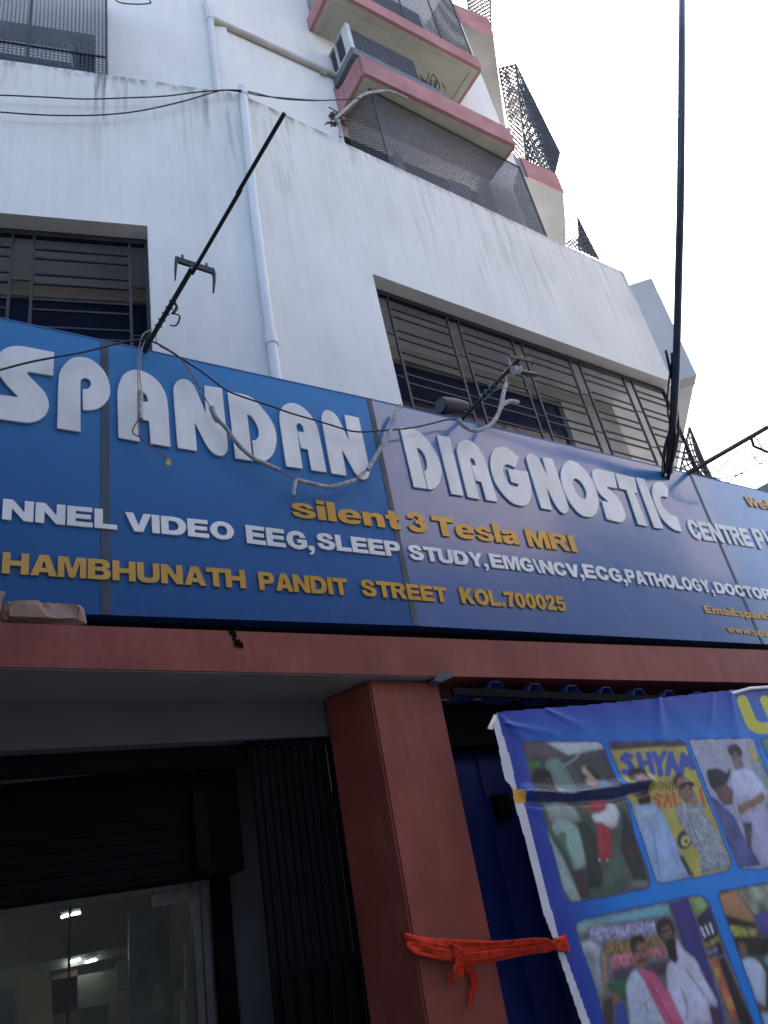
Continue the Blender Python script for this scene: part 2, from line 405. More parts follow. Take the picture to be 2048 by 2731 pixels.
MB().box(4.6, 8.70, YT + .31, 9.4, 12.74, 12.85).build('recess_ceiling', MT['louvre_recess_shade'], bld)
MB().wbox(ANG_L, -9, .3, 1.0, 4.0, 12.9, 13.05).build('recess_ceiling', MT['louvre_recess_shade'], bld)
rec = MB(); rec.wbox(ANG_L, -9, -1.75, 1.15, 1.25, 9.5, 12.9); rec.build('recess_wall', MT['louvre_recess_shade'], bld)  # left recess coloured dark for its shade as well
MB().wbox(ANG_L, -6, -2.05, .72, 1.12, 12.2, 12.5).build('recess_beam', MT['veranda_ceiling'], bld)
t_floor = MB(); t_floor.prism([wp(ANG_R, 0, .25, 9.5), wp(ANG_R, 7.3, .25, 9.5), (9.0, 9, 9.5), (-6, 11, 9.5), wp(ANG_L, -9, .25, 9.5)], (0, 0, .12)); t_floor.build('terrace', MT['veranda_ceiling'], bld)
MB().prism([(3.0, YT + .28, 21.7), (9.02, YT + .28, 21.7), (9.02, 9.5, 21.7), (-5, 10, 21.7), wp(ANG_L, -8.9, .95, 21.7)], (0, 0, .25)).build('roof', MT['tower'], bld)

# balcony slabs of the first stack
def balcony(x0, x1, y0, z0, z1, drop=0.06, left_back=None):
    s = MB().box(x0 + .03, x1 - .03, y0 + .03, YT, z0, z1 - .01); slab = s.build('balcony', MT['soffit_cream'], bld)
    fa = MB()
    fa.box(x0, x1, y0 - .03, y0 + .03, z0 - .004, z1)
    fa.box(x0 - .03, x0 + .03, y0 + .03, YT - .002, z0 - .004, z1)
    fa.box(x1 - .03, x1 + .03, y0 + .03, YT - .002, z0 - .004, z1)
    fa.build('slab_edge', MT['pink'], slab)
    return slab
low = balcony(5.04, 8.06, 5.17, 12.74, 13.19)
# flared foot of the pink edge at the wall
fl = MB(); fl.prism([(5.0, YT - .002, 12.35), (5.0, YT - .002, 13.45), (5.0, YT - .10, 13.22), (5.0, YT - .22, 13.19), (5.0, YT - .22, 12.74), (5.0, YT - .10, 12.70)], (.06, 0, 0))
fl.build('slab_edge', MT['pink'], low)
up_ = balcony(4.80, 7.95, 5.17, 14.87, 15.2)
drip = MB(); drip.box(4.95, 7.8, 5.27, 5.29, 14.85, 14.868); drip.box(7.78, 7.80, 5.29, 5.89, 14.85, 14.868); drip.box(4.95, 4.97, 5.29, 5.89, 14.85, 14.868)
drip.build('drip_groove', MT['soffit_cream'], up_)
# second stack, wrapping the corner at 45 degrees
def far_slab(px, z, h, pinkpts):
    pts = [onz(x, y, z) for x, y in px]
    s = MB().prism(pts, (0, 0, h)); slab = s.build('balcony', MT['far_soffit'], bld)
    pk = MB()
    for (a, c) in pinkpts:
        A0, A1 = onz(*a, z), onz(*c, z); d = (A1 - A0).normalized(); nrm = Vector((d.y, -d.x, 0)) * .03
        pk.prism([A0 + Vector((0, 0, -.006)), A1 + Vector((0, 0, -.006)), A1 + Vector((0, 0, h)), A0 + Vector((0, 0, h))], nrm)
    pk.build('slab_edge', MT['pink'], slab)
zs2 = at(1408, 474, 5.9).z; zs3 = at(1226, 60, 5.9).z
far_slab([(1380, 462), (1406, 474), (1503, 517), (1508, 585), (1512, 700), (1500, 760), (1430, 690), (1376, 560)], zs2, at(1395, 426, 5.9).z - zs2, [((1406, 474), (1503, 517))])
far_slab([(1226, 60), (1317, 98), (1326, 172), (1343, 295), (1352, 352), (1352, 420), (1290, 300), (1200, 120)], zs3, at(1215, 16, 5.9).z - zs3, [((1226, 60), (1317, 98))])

# wire cages on the balconies
def lattice(mb, c, nu, nv, w, kind='diamond'):
    """c: four corners (bl, br, tr, tl); wires laid over the bilinear patch"""
    c = [Vector(q) for q in c]; nrm = (c[1] - c[0]).cross(c[3] - c[0]).normalized(); rod = kind.endswith('_rod'); kind = kind.replace('_rod', '')
    if rod:
        class _T:
            def ribbon(self, a, b, w_, n_): mb.tube([a, b], w_ / 2, 4, False)
        out = mb; mbx = _T()
    else: out = mb; mbx = mb
    def P(u, v): return c[0].lerp(c[1], u).lerp(c[3].lerp(c[2], u), v)
    for i in range(nu):
        for j in range(nv):
            u0, u1, v0, v1 = i / nu, (i + 1) / nu, j / nv, (j + 1) / nv
            um, vm = (u0 + u1) / 2, (v0 + v1) / 2
            if kind == 'diamond':
                for a, d in (((um, v0), (u1, vm)), ((u1, vm), (um, v1)), ((um, v1), (u0, vm)), ((u0, vm), (um, v0))):
                    mbx.ribbon(P(*a), P(*d), w, nrm)
            elif kind == 'hex':
                q = (v1 - v0) * .25
                for a, d in (((u0, v0 + q), (um, v0)), ((um, v0), (u1, v0 + q)), ((u0, v0 + q), (u0, v1 - q)), ((u0, v1 - q), (um, v1)), ((um, v1), (u1, v1 - q))):
                    mbx.ribbon(P(*a), P(*d), w, nrm)
            else:
                mbx.ribbon(P(u0, v0), P(u1, v0), w, nrm); mbx.ribbon(P(u0, v0), P(u0, v1), w, nrm)
    return out
def cage(corner_sets, frame_paths, mat, label, fr=.016):
    fm = MB()
    for p in frame_paths: fm.tube(p, fr, 5)
    k = fm.build('balcony_cage', MT['grey_iron'], bld)
    if label: k['label'] = label
    for (c, nu, nv, w_, kind) in corner_sets:
        lattice(MB(), c, nu, nv, w_, kind).build('wire_netting', mat, k)
# cage between parapet and the lower slab
zb, zt = 10.55, 12.74; V3 = lambda *a: Vector(a)
W0, W1 = (lambda z: wp(ANG_R, 2.33, .05, z)), (lambda z: wp(ANG_R, 5.50, .05, z))
B0, B1_ = (lambda z: Vector((5.10, YT, z))), (lambda z: Vector((8.6, YT - .02, z)))
cage([((W0(zb), W1(zb), W1(zt), W0(zt)), 84, 46, .0145, 'diamond'),
      ((B0(zb), W0(zb), W0(zt), B0(zt)), 14, 40, .013, 'diamond'),
      ((W1(zb), B1_(zb), B1_(zt), W1(zt)), 12, 30, .013, 'diamond')],
     [[W0(zb), W0(zt)], [W1(zb), W1(zt)], [W0(zt - .03), W1(zt - .03)]], MT['mesh_wire'], 'netted balcony above the stained parapet', .014)
# cage of the upper balcony
x0, x1 = 4.86, 7.9; zb, zt = 15.2, 17.6
cage([((V3(x0, 5.2, zb), V3(x1, 5.2, zb), V3(x1, 5.2, zt), V3(x0, 5.2, zt)), 60, 44, .014, 'diamond'),
      ((V3(x1, 5.2, zb), V3(x1, YT, zb), V3(x1, YT, zt), V3(x1, 5.2, zt)), 12, 40, .014, 'diamond'),
      ((V3(x0, YT, zb), V3(x0, 5.2, zb), V3(x0, 5.2, zt), V3(x0, YT, zt)), 10, 30, .014, 'diamond')],
     [[V3(x, 5.2, zb), V3(x, 5.2, zt)] for x in (x0, 5.6, 6.4, 7.2, x1)], MT['dark_wire'], 'netted balcony at the top')
MB().box(5.1, 7.7, YT - .012, YT - .004, 15.3, 17.7).build('dark_door_sheet', MT['dark_in'], bld)  # flat near-black sheet standing in for the shade inside a doorway
# left cage, on the other leg of the parapet
sR = -1.588; z0c, z1c = 10.86, 13.6
LP = lambda s, o_, z: wp(ANG_L, s, o_, z)
cage([((LP(-5.2, .03, z0c), LP(sR, .03, z0c), LP(sR, .03, z1c), LP(-5.2, .03, z1c)), 80, 50, .013, 'hex'),
      ((LP(sR, .03, z0c), LP(sR, .70, z0c), LP(sR, .70, z1c), LP(sR, .03, z1c)), 14, 40, .012, 'hex')],
     [[LP(s, .03, z0c), LP(s, .03, z1c)] for s in (sR, -2.46, -3.5)] + [[LP(-5.2, .03, 11.3), LP(sR, .03, 11.3)]],
     MT['mesh_wire'], 'tall hexagonal wire cage on the left of the parapet')
bars = MB()
for z in (11.0, 11.22, 11.45, 11.67, 11.9): bars.wbox(ANG_L, -5, -2.0, .6, .625, z, z + .02)
for s in (-2.0, -3.0, -4.0): bars.wbox(ANG_L, s, s + .03, .6, .62, 10.0, 12.4)
bars.build('window_bars', MT['grey_iron'], bld)
# cages of the second stack, open to the sky behind
Q = lambda x, y, Y: at(x, y, Y)
cage([((Q(1372, 433, 6.6), Q(1402, 423, 5.9), Q(1376, 171, 5.9), Q(1330, 182, 6.6)), 4, 20, .050, 'diamond_rod'),
      ((Q(1402, 423, 5.9), Q(1477, 465, 5.9), Q(1493, 407, 5.9), Q(1376, 171, 5.9)), 9, 9, .046, 'diamond_rod'),
      ((Q(1372, 433, 6.6), Q(1440, 470, 6.6), Q(1462, 400, 6.6), Q(1345, 182, 6.6)), 8, 8, .046, 'diamond_rod')],
     [[Q(1376, 171, 5.9), Q(1402, 423, 5.9)], [Q(1376, 171, 5.9), Q(1493, 407, 5.9)], [Q(1493, 407, 5.9), Q(1479, 465, 5.9)], [Q(1330, 182, 6.6), Q(1376, 171, 5.9)], [Q(1330, 182, 6.6), Q(1372, 433, 6.6)]],
     MT['mesh_wire'], 'open lattice cage against the sky', .02)
cage([((Q(1512, 654, 6.9), Q(1545, 668, 6.3), Q(1540, 580, 6.3), Q(1508, 583, 6.9)), 3, 7, .04, 'diamond_rod'),
      ((Q(1545, 668, 6.3), Q(1598, 692, 6.3), Q(1591, 680, 6.3), Q(1540, 580, 6.3)), 6, 5, .046, 'diamond_rod')],
     [[Q(1508, 583, 6.9), Q(1540, 579, 6.3)], [Q(1540, 579, 6.3), Q(1594, 688, 6.3)], [Q(1540, 579, 6.3), Q(1545, 668, 6.3)]], MT['mesh_wire'], 'smallest lattice cage at the parapet end', .02)
cage([((Q(1250, 40, 6.4), Q(1311, 75, 5.9), Q(1306, -60, 5.9), Q(1235, -90, 6.4)), 7, 14, .04, 'diamond_rod')],
     [[Q(1311, 75, 5.9), Q(1306, -60, 5.9)], [Q(1250, 40, 6.4), Q(1235, -90, 6.4)]], MT['dark_wire'], 'lattice cage at the upper right corner', .02)

# ------------------------------------------------------------------ drainpipes
def pipe_thing(paths, r, mat, label, name='drainpipe', sockets=()):
    p0 = Vector(paths[0][-1]); t = thing(name, label, 'drainpipe', p0, 'drainpipes on the white building')
    for p in paths: MB().tube(p, r, 12).build('pipe', mat, t)
    for (q, d, l) in sockets:
        q = Vector(q); d = Vector(d).normalized(); MB().tube([q - d * l / 2, q + d * l / 2], r * 1.22, 12).build('pipe_socket', mat, t)
    return t
pp = [atp(x, y, ANG_R, -.05) for x, y in ((648, 246), (673, 500), (697, 705), (738, 1010))]
bz = Vector((pp[0].x, pp[0].y, 0))
pth = cr([pp[0] + V3(0, 0, .0), pp[1], pp[2], pp[3], V3(pp[3].x, pp[3].y, 4.6)], 4)
pipe_thing([pth], .052, MT['white_pvc'], 'long white pipe running down the bend of the stained wall', sockets=[(pp[0], (0, 0, 1), .16), (atp(724, 905, ANG_R, -.05), (0, 0, 1), .14)])
a0, a1, a2 = at(549, -10, 5.85), at(560, 45, 5.85), at(580, 235, 5.85)
pipe_thing([[a0, a1, a2, V3(a2.x, a2.y, 9.6)]], .05, MT['white_pvc'], 'white upright pipe on the upper wall behind the parapet', sockets=[(a1, (0, 0, 1), .18)])
h0, h1 = at(563, 50, 5.85), at(918, 212, 5.85)
pipe_thing([[h0, h1 + V3(.15, 0, 0)]], .05, MT['cream_pvc'], 'weathered cream pipe running sideways to the balcony', sockets=[(at(862, 190, 5.85), (1, 0, 0), .1)])

# ------------------------------------------------------------------ air conditioner on the slab
acx0, acx1 = 5.06, 6.5
ac = thing('air_conditioner', 'old white air conditioner jutting out under the upper balcony', 'air conditioner', (5.5, 5.5, 13.6))
MB().box(5.06, 5.13, 5.30, 5.46, 13.66, 14.36).box(5.06, 6.45, 5.46, 5.90, 14.34, 14.36).box(5.06, 5.10, 5.46, 5.90, 13.66, 13.73).box(5.06, 5.10, 5.68, 5.71, 13.73, 14.34).build('casing', MT['ac_white'], ac)
MB().box(5.10, 6.42, 5.34, 5.88, 13.68, 14.32).build('louvre', MT['louvre_recess_shade'], ac)
fin = MB()
for k in range(9): fin.box(5.30 + k * .125, 5.305 + k * .125, 5.335, 5.34, 13.70, 14.30)
fin.build('fins', MT['tray'], ac)
MB().box(5.03, 6.85, 5.27, 5.90, 13.44, 13.63).build('tray', MT['tray'], ac, bevel=.01)
nest = thing('twig_tangle', 'tangle of dead twigs and wire at the end of the air conditioner', 'twigs', (6.3, 5.45, 13.6))
for k in range(26):
    p = V3(6.45 + random.random() * .22, 5.28 + random.random() * .12, 13.6)
    if k > 17: p.x += .24
    q = p + V3(random.uniform(-.12, .12), random.uniform(-.1, .06), random.uniform(.12, .42)); m_ = (p + q) / 2 + V3(random.uniform(-.08, .08), 0, 0)
    MB().tube(cr([p, m_, q], 4), .011, 4).build('twig', MT['twig'], nest)

# debris at the parapet end of the balcony and junk behind the netting
db = thing('bird_nest', 'scruffy bundle of straw hanging at the left end of the netted balcony', 'nest', at(895, 316, 5.3))
mb = MB()
for k in range(60):
    c_ = at(880 + random.random() * 38, 300 + random.random() * 34, 5.3); d_ = V3(random.gauss(0, .055), random.gauss(0, .03), random.gauss(-.03, .045))
    mb.tube([c_, c_ + d_ * .5 + V3(0, 0, .02), c_ + d_], .010, 3)
mb.build('straw', MT['twig'], db)
rg = thing('rag_rope', 'pale rag rope looped over the netting under the pink slab', 'rope', at(900, 320, 5.18))
MB().tube(cr([at(x, y, 5.14) for x, y in ((893, 318), (925, 288), (955, 262), (975, 250), (1005, 244), (1040, 243), (1085, 262))], 5), .022, 5).build('rope', MT['conduit'], rg)
MB().tube(cr([at(x, y, 5.14) for x, y in ((898, 318), (906, 335), (908, 366))], 4), .022, 5).build('rope_end', MT['conduit'], rg)

for i, (px, lab) in enumerate((([(1054, 405), (1066, 402), (1080, 450), (1062, 447)], 'pale plank leaning behind the netting near its left end'),
                               ([(1195, 478), (1203, 476), (1212, 508), (1203, 507)], 'thin pale plank standing behind the netting'),
                               ([(1207, 480), (1255, 500), (1262, 528), (1214, 508)], 'pale crate behind the netting near its right end'))):
    q = [at(x, y, 5.40) for x, y in px]
    tag(MB().prism(q, (0, .06, 0)).build('plank' if i < 2 else 'crate', MT['ac_white'], origin=q[3]), lab, 'plank' if i < 2 else 'crate')

# ------------------------------------------------------------------ sign board
YS = 4.5
sg = thing('signboard', 'long blue shop signboard with raised white and gold lettering', 'signboard', (3.4, 4.6, 3.48))
TOP = {-3.0: 5.66, 1.075: 5.677, 3.385: 5.685, 7.93: 5.63, 14.0: 5.50}
BOT = {-3.0: 3.475, 1.075: 3.482, 3.385: 3.495, 7.93: 3.45, 14.0: 3.40}
xs = sorted(TOP)
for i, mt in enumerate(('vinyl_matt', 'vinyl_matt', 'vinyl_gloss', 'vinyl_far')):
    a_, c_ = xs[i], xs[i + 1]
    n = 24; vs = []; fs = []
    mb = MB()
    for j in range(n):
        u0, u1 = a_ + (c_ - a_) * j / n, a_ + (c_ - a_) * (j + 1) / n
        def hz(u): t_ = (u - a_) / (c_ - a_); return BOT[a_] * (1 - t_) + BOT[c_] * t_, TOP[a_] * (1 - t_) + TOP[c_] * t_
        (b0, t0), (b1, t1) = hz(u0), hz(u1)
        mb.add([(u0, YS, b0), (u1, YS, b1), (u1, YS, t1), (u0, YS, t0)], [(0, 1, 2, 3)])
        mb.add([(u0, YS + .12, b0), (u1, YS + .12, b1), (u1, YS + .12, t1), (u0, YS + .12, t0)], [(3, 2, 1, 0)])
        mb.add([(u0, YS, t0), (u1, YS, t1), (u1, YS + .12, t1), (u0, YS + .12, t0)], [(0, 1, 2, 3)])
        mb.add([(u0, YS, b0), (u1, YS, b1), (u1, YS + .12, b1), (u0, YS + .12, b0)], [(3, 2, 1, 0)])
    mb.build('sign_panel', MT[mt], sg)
for x, wd in ((1.075, .028), (3.385, .026), (7.93, .022)):
    MB().box(x - wd, x + wd, YS - .004, YS - .0005, BOT[x] + .002, TOP[x] + .003).build('joint_strip', MT['strip'], sg)
ed = MB()
for i in range(4):
    a_, c_ = xs[i], xs[i + 1]
    ed.hexa([(a_, YS - .004, TOP[a_] - .0), (c_, YS - .004, TOP[c_] - .0), (c_, YS + .124, TOP[c_]), (a_, YS + .124, TOP[a_]),
             (a_, YS - .004, TOP[a_] + .012), (c_, YS - .004, TOP[c_] + .012), (c_, YS + .124, TOP[c_] + .012), (a_, YS + .124, TOP[a_] + .012)])
ed.build('top_trim', simple('blue_trim', rgb('2c5f9c'), .5), sg)
MB().box(-3, 13, 4.62, 4.75, 3.36, 5.0).build('gap_shade_backing', MT['black_sheet'], sg)  # black backing that paints the shadow gap under the sign dark

def smooth_path(pts, sub=5):
    n = len(pts); P = [np.array(p[:2], float) for p in pts]; S = [len(p) > 2 for p in pts]; out = []
    for i in range(n):
        p1, p2 = P[i], P[(i + 1) % n]
        if not (S[i] or S[(i + 1) % n]): out.append(p1); continue
        m1 = (P[(i + 1) % n] - P[i - 1]) / 2 if S[i] else (p2 - p1) * .6
        m2 = (P[(i + 2) % n] - P[i]) / 2 if S[(i + 1) % n] else (p2 - p1) * .6
        L = np.linalg.norm(p2 - p1)
        for m in (m1, m2):
            l = np.linalg.norm(m)
            if l > 1.0 * L: m *= L / l
        for k in range(sub):
            t = k / sub; t2, t3 = t * t, t ** 3
            out.append(p1 * (2 * t3 - 3 * t2 + 1) + m1 * (t3 - 2 * t2 + t) + p2 * (-2 * t3 + 3 * t2) + m2 * (t3 - t2))
    return out
def letter(frame, outer, inner=None, mat='white_metal'):
    ox, oy, k = frame; loops = []
    for L in ([outer] + ([inner] if inner else [])):
        loops.append([at(ox + x / k, oy + y / k, YS) for x, y in smooth_path(L)])
    cu = bpy.data.curves.new('tmp', 'CURVE'); cu.dimensions = '2D'; cu.fill_mode = 'BOTH'; cu.extrude = .006; cu.bevel_depth = .003; cu.bevel_resolution = 1; cu.offset = -.003
    for lp in loops:
        sp = cu.splines.new('POLY'); sp.points.add(len(lp) - 1); sp.use_cyclic_u = True
        for q, v in zip(sp.points, lp): q.co = (v.x, v.z, 0, 1)
    return curve_mesh(cu)
def curve_mesh(cu):
    ob = bpy.data.objects.new('tmp', cu); COL.objects.link(ob)
    dg = bpy.context.evaluated_depsgraph_get(); dg.update()
    me = bpy.data.meshes.new_from_object(ob.evaluated_get(dg), depsgraph=dg)
    bpy.data.objects.remove(ob); bpy.data.curves.remove(cu); return me
def mesh_part(name, me, mat, parent, mw):
    """me lies in its own XY plane; mw carries it to world"""
    me.materials.clear(); me.materials.append(mat)
    me.transform(Matrix.Translation(-wpos(parent)) @ mw); me.name = name
    o = bpy.data.objects.new(name, me); COL.objects.link(o); o.parent = parent; return o
UPRIGHT = Matrix(((1, 0, 0, 0), (0, 0, -1, YS - .012), (0, 1, 0, 0), (0, 0, 0, 1)))
F1, F2, F3, F4 = (0, 850, 2.765), (500, 950, 2.765), (1020, 1080, 3.318), (1400, 1150, 2.56)
BIG = [
 (F1, [(395,260),(388,432),(205,402),(195,412,1),(215,440,1),(325,555,1),(356,645,1),(335,715,1),(280,760,1),(195,778,1),(-60,745),(-55,565),(130,591),(15,465,1),(-25,370,1),(0,260,1),(60,222,1),(130,213,1),(200,222,1)]),
 (F1, [(590,845),(415,820),(428,440,1),(455,370,1),(515,310,1),(580,294,1),(660,310,1),(740,370,1),(790,450,1),(808,540,1),(795,600,1),(750,655,1),(690,682,1),(605,685),(605,532),(640,528,1),(662,505,1),(660,475,1),(640,455,1),(615,450,1),(592,465,1),(588,500)]),
 (F1, [(1024,915),(868,890),(860,570,1),(872,490,1),(910,420,1),(970,390,1),(1030,392,1),(1110,430,1),(1180,500,1),(1220,580,1),(1235,680),(1252,955),(1103,932),(1092,765),(1034,754),(1030,621),(1085,624),(1075,580,1),(1050,556,1),(1025,562,1),(1013,590)]),
 (F1, [(1447,985),(1303,963),(1272,540,1),(1285,490,1),(1325,458,1),(1375,462,1),(1420,500,1),(1450,560),(1513,710),(1500,502),(1630,524),(1672,946,1),(1667,986,1),(1645,1016,1),(1615,1021,1),(1572,1006,1),(1532,966,1),(1500,915),(1429,776)]),
 (F2, [(474,781),(345,763),(288,268),(420,295,1),(480,325,1),(545,395,1),(600,465,1),(637,540,1),(649,605,1),(645,670,1),(622,735,1),(580,775,1),(535,788,1),(487,783),(470,633),(497,625,1),(517,595,1),(516,550,1),(495,500,1),(462,455,1),(434,440)]),
 (F2, [(842,838),(720,822),(672,480,1),(675,420,1),(705,372,1),(760,354,1),(820,372,1),(885,425,1),(935,500,1),(962,580,1),(1018,865),(905,850),(878,697),(828,688),(805,563),(850,570),(845,535,1),(828,510,1),(808,505,1),(795,520)]),
 (F2, [(1165,890),(1053,874),(982,480,1),(985,435,1),(1010,407,1),(1045,412,1),(1085,440,1),(1115,490),(1185,632),(1150,440),(1255,462),(1332,830,1),(1335,870,1),(1318,908,1),(1285,918,1),(1255,900,1),(1220,860),(1130,694)]),
 (F3, [(385,752),(267,737),(145,210),(250,220,1),(330,260,1),(400,335,1),(460,430,1),(500,530,1),(511,610,1),(500,680,1),(470,730,1),(430,757,1),(392,757),(355,600),(377,580,1),(384,545,1),(372,480,1),(340,420,1),(293,382)]),
 (F3, [(706,813),(597,797),(472,275),(582,297)]),
 (F3, [(850,845),(743,825),(650,430,1),(652,375,1),(680,335,1),(730,320,1),(790,340,1),(850,410,1),(900,500,1),(930,600,1),(1008,865),(905,850),(862,690),(815,680),(775,540),(815,545),(805,505,1),(785,482,1),(768,485,1),(765,510)]),
 (F3, [(1193,475),(1165,567),(1120,542,1),(1085,535,1),(1062,555,1),(1058,600,1),(1075,655,1),(1110,710,1),(1150,735,1),(1185,732),(1195,710),(1130,692),(1098,572),(1272,600),(1300,710,1),(1307,780,1),(1295,850,1),(1260,893,1),(1205,900,1),(1130,870,1),(1050,790,1),(985,690,1),(950,580,1),(945,490,1),(965,420,1),(1010,385,1),(1070,383,1),(1130,415,1)]),
 (F3, [(1490,940),(1395,922),(1262,490,1),(1265,460,1),(1290,440,1),(1330,450,1),(1370,485,1),(1400,540),(1455,652),(1405,470),(1492,487),(1630,890,1),(1633,935,1),(1610,967,1),(1575,960,1),(1535,915,1),(1500,860),(1440,735)]),
 (F4, [(285,210,1),(340,220,1),(400,270,1),(455,350,1),(490,450,1),(492,520,1),(470,575,1),(430,593,1),(370,575,1),(310,510,1),(260,420,1),(238,330,1),(245,255,1)], [(335,330,1),(365,345,1),(395,385,1),(412,430,1),(405,465,1),(380,465,1),(345,430,1),(322,380,1),(320,345,1)]),
 (F4, [(600,288),(622,398),(560,385),(552,392,1),(600,430,1),(650,500,1),(677,575,1),(668,615,1),(640,628,1),(550,607),(515,480),(565,490),(500,430,1),(460,350,1),(450,300,1),(465,270,1),(500,268,1)]),
 (F4, [(607,290),(738,322),(763,430),(738,424),(828,655),(762,642),(684,408),(637,398)]),
 (F4, [(938,672),(873,665),(748,320),(805,332)]),
 (F4, [(945,368,1),(972,405),(965,460),(938,450,1),(915,462,1),(930,515,1),(970,565,1),(1030,592),(1065,695),(1000,672,1),(930,605,1),(882,510,1),(860,420,1),(872,368,1),(908,350,1)]),
]
for L in BIG:
    mesh_part('letter', letter(*L), MT['white_metal'], sg, UPRIGHT)

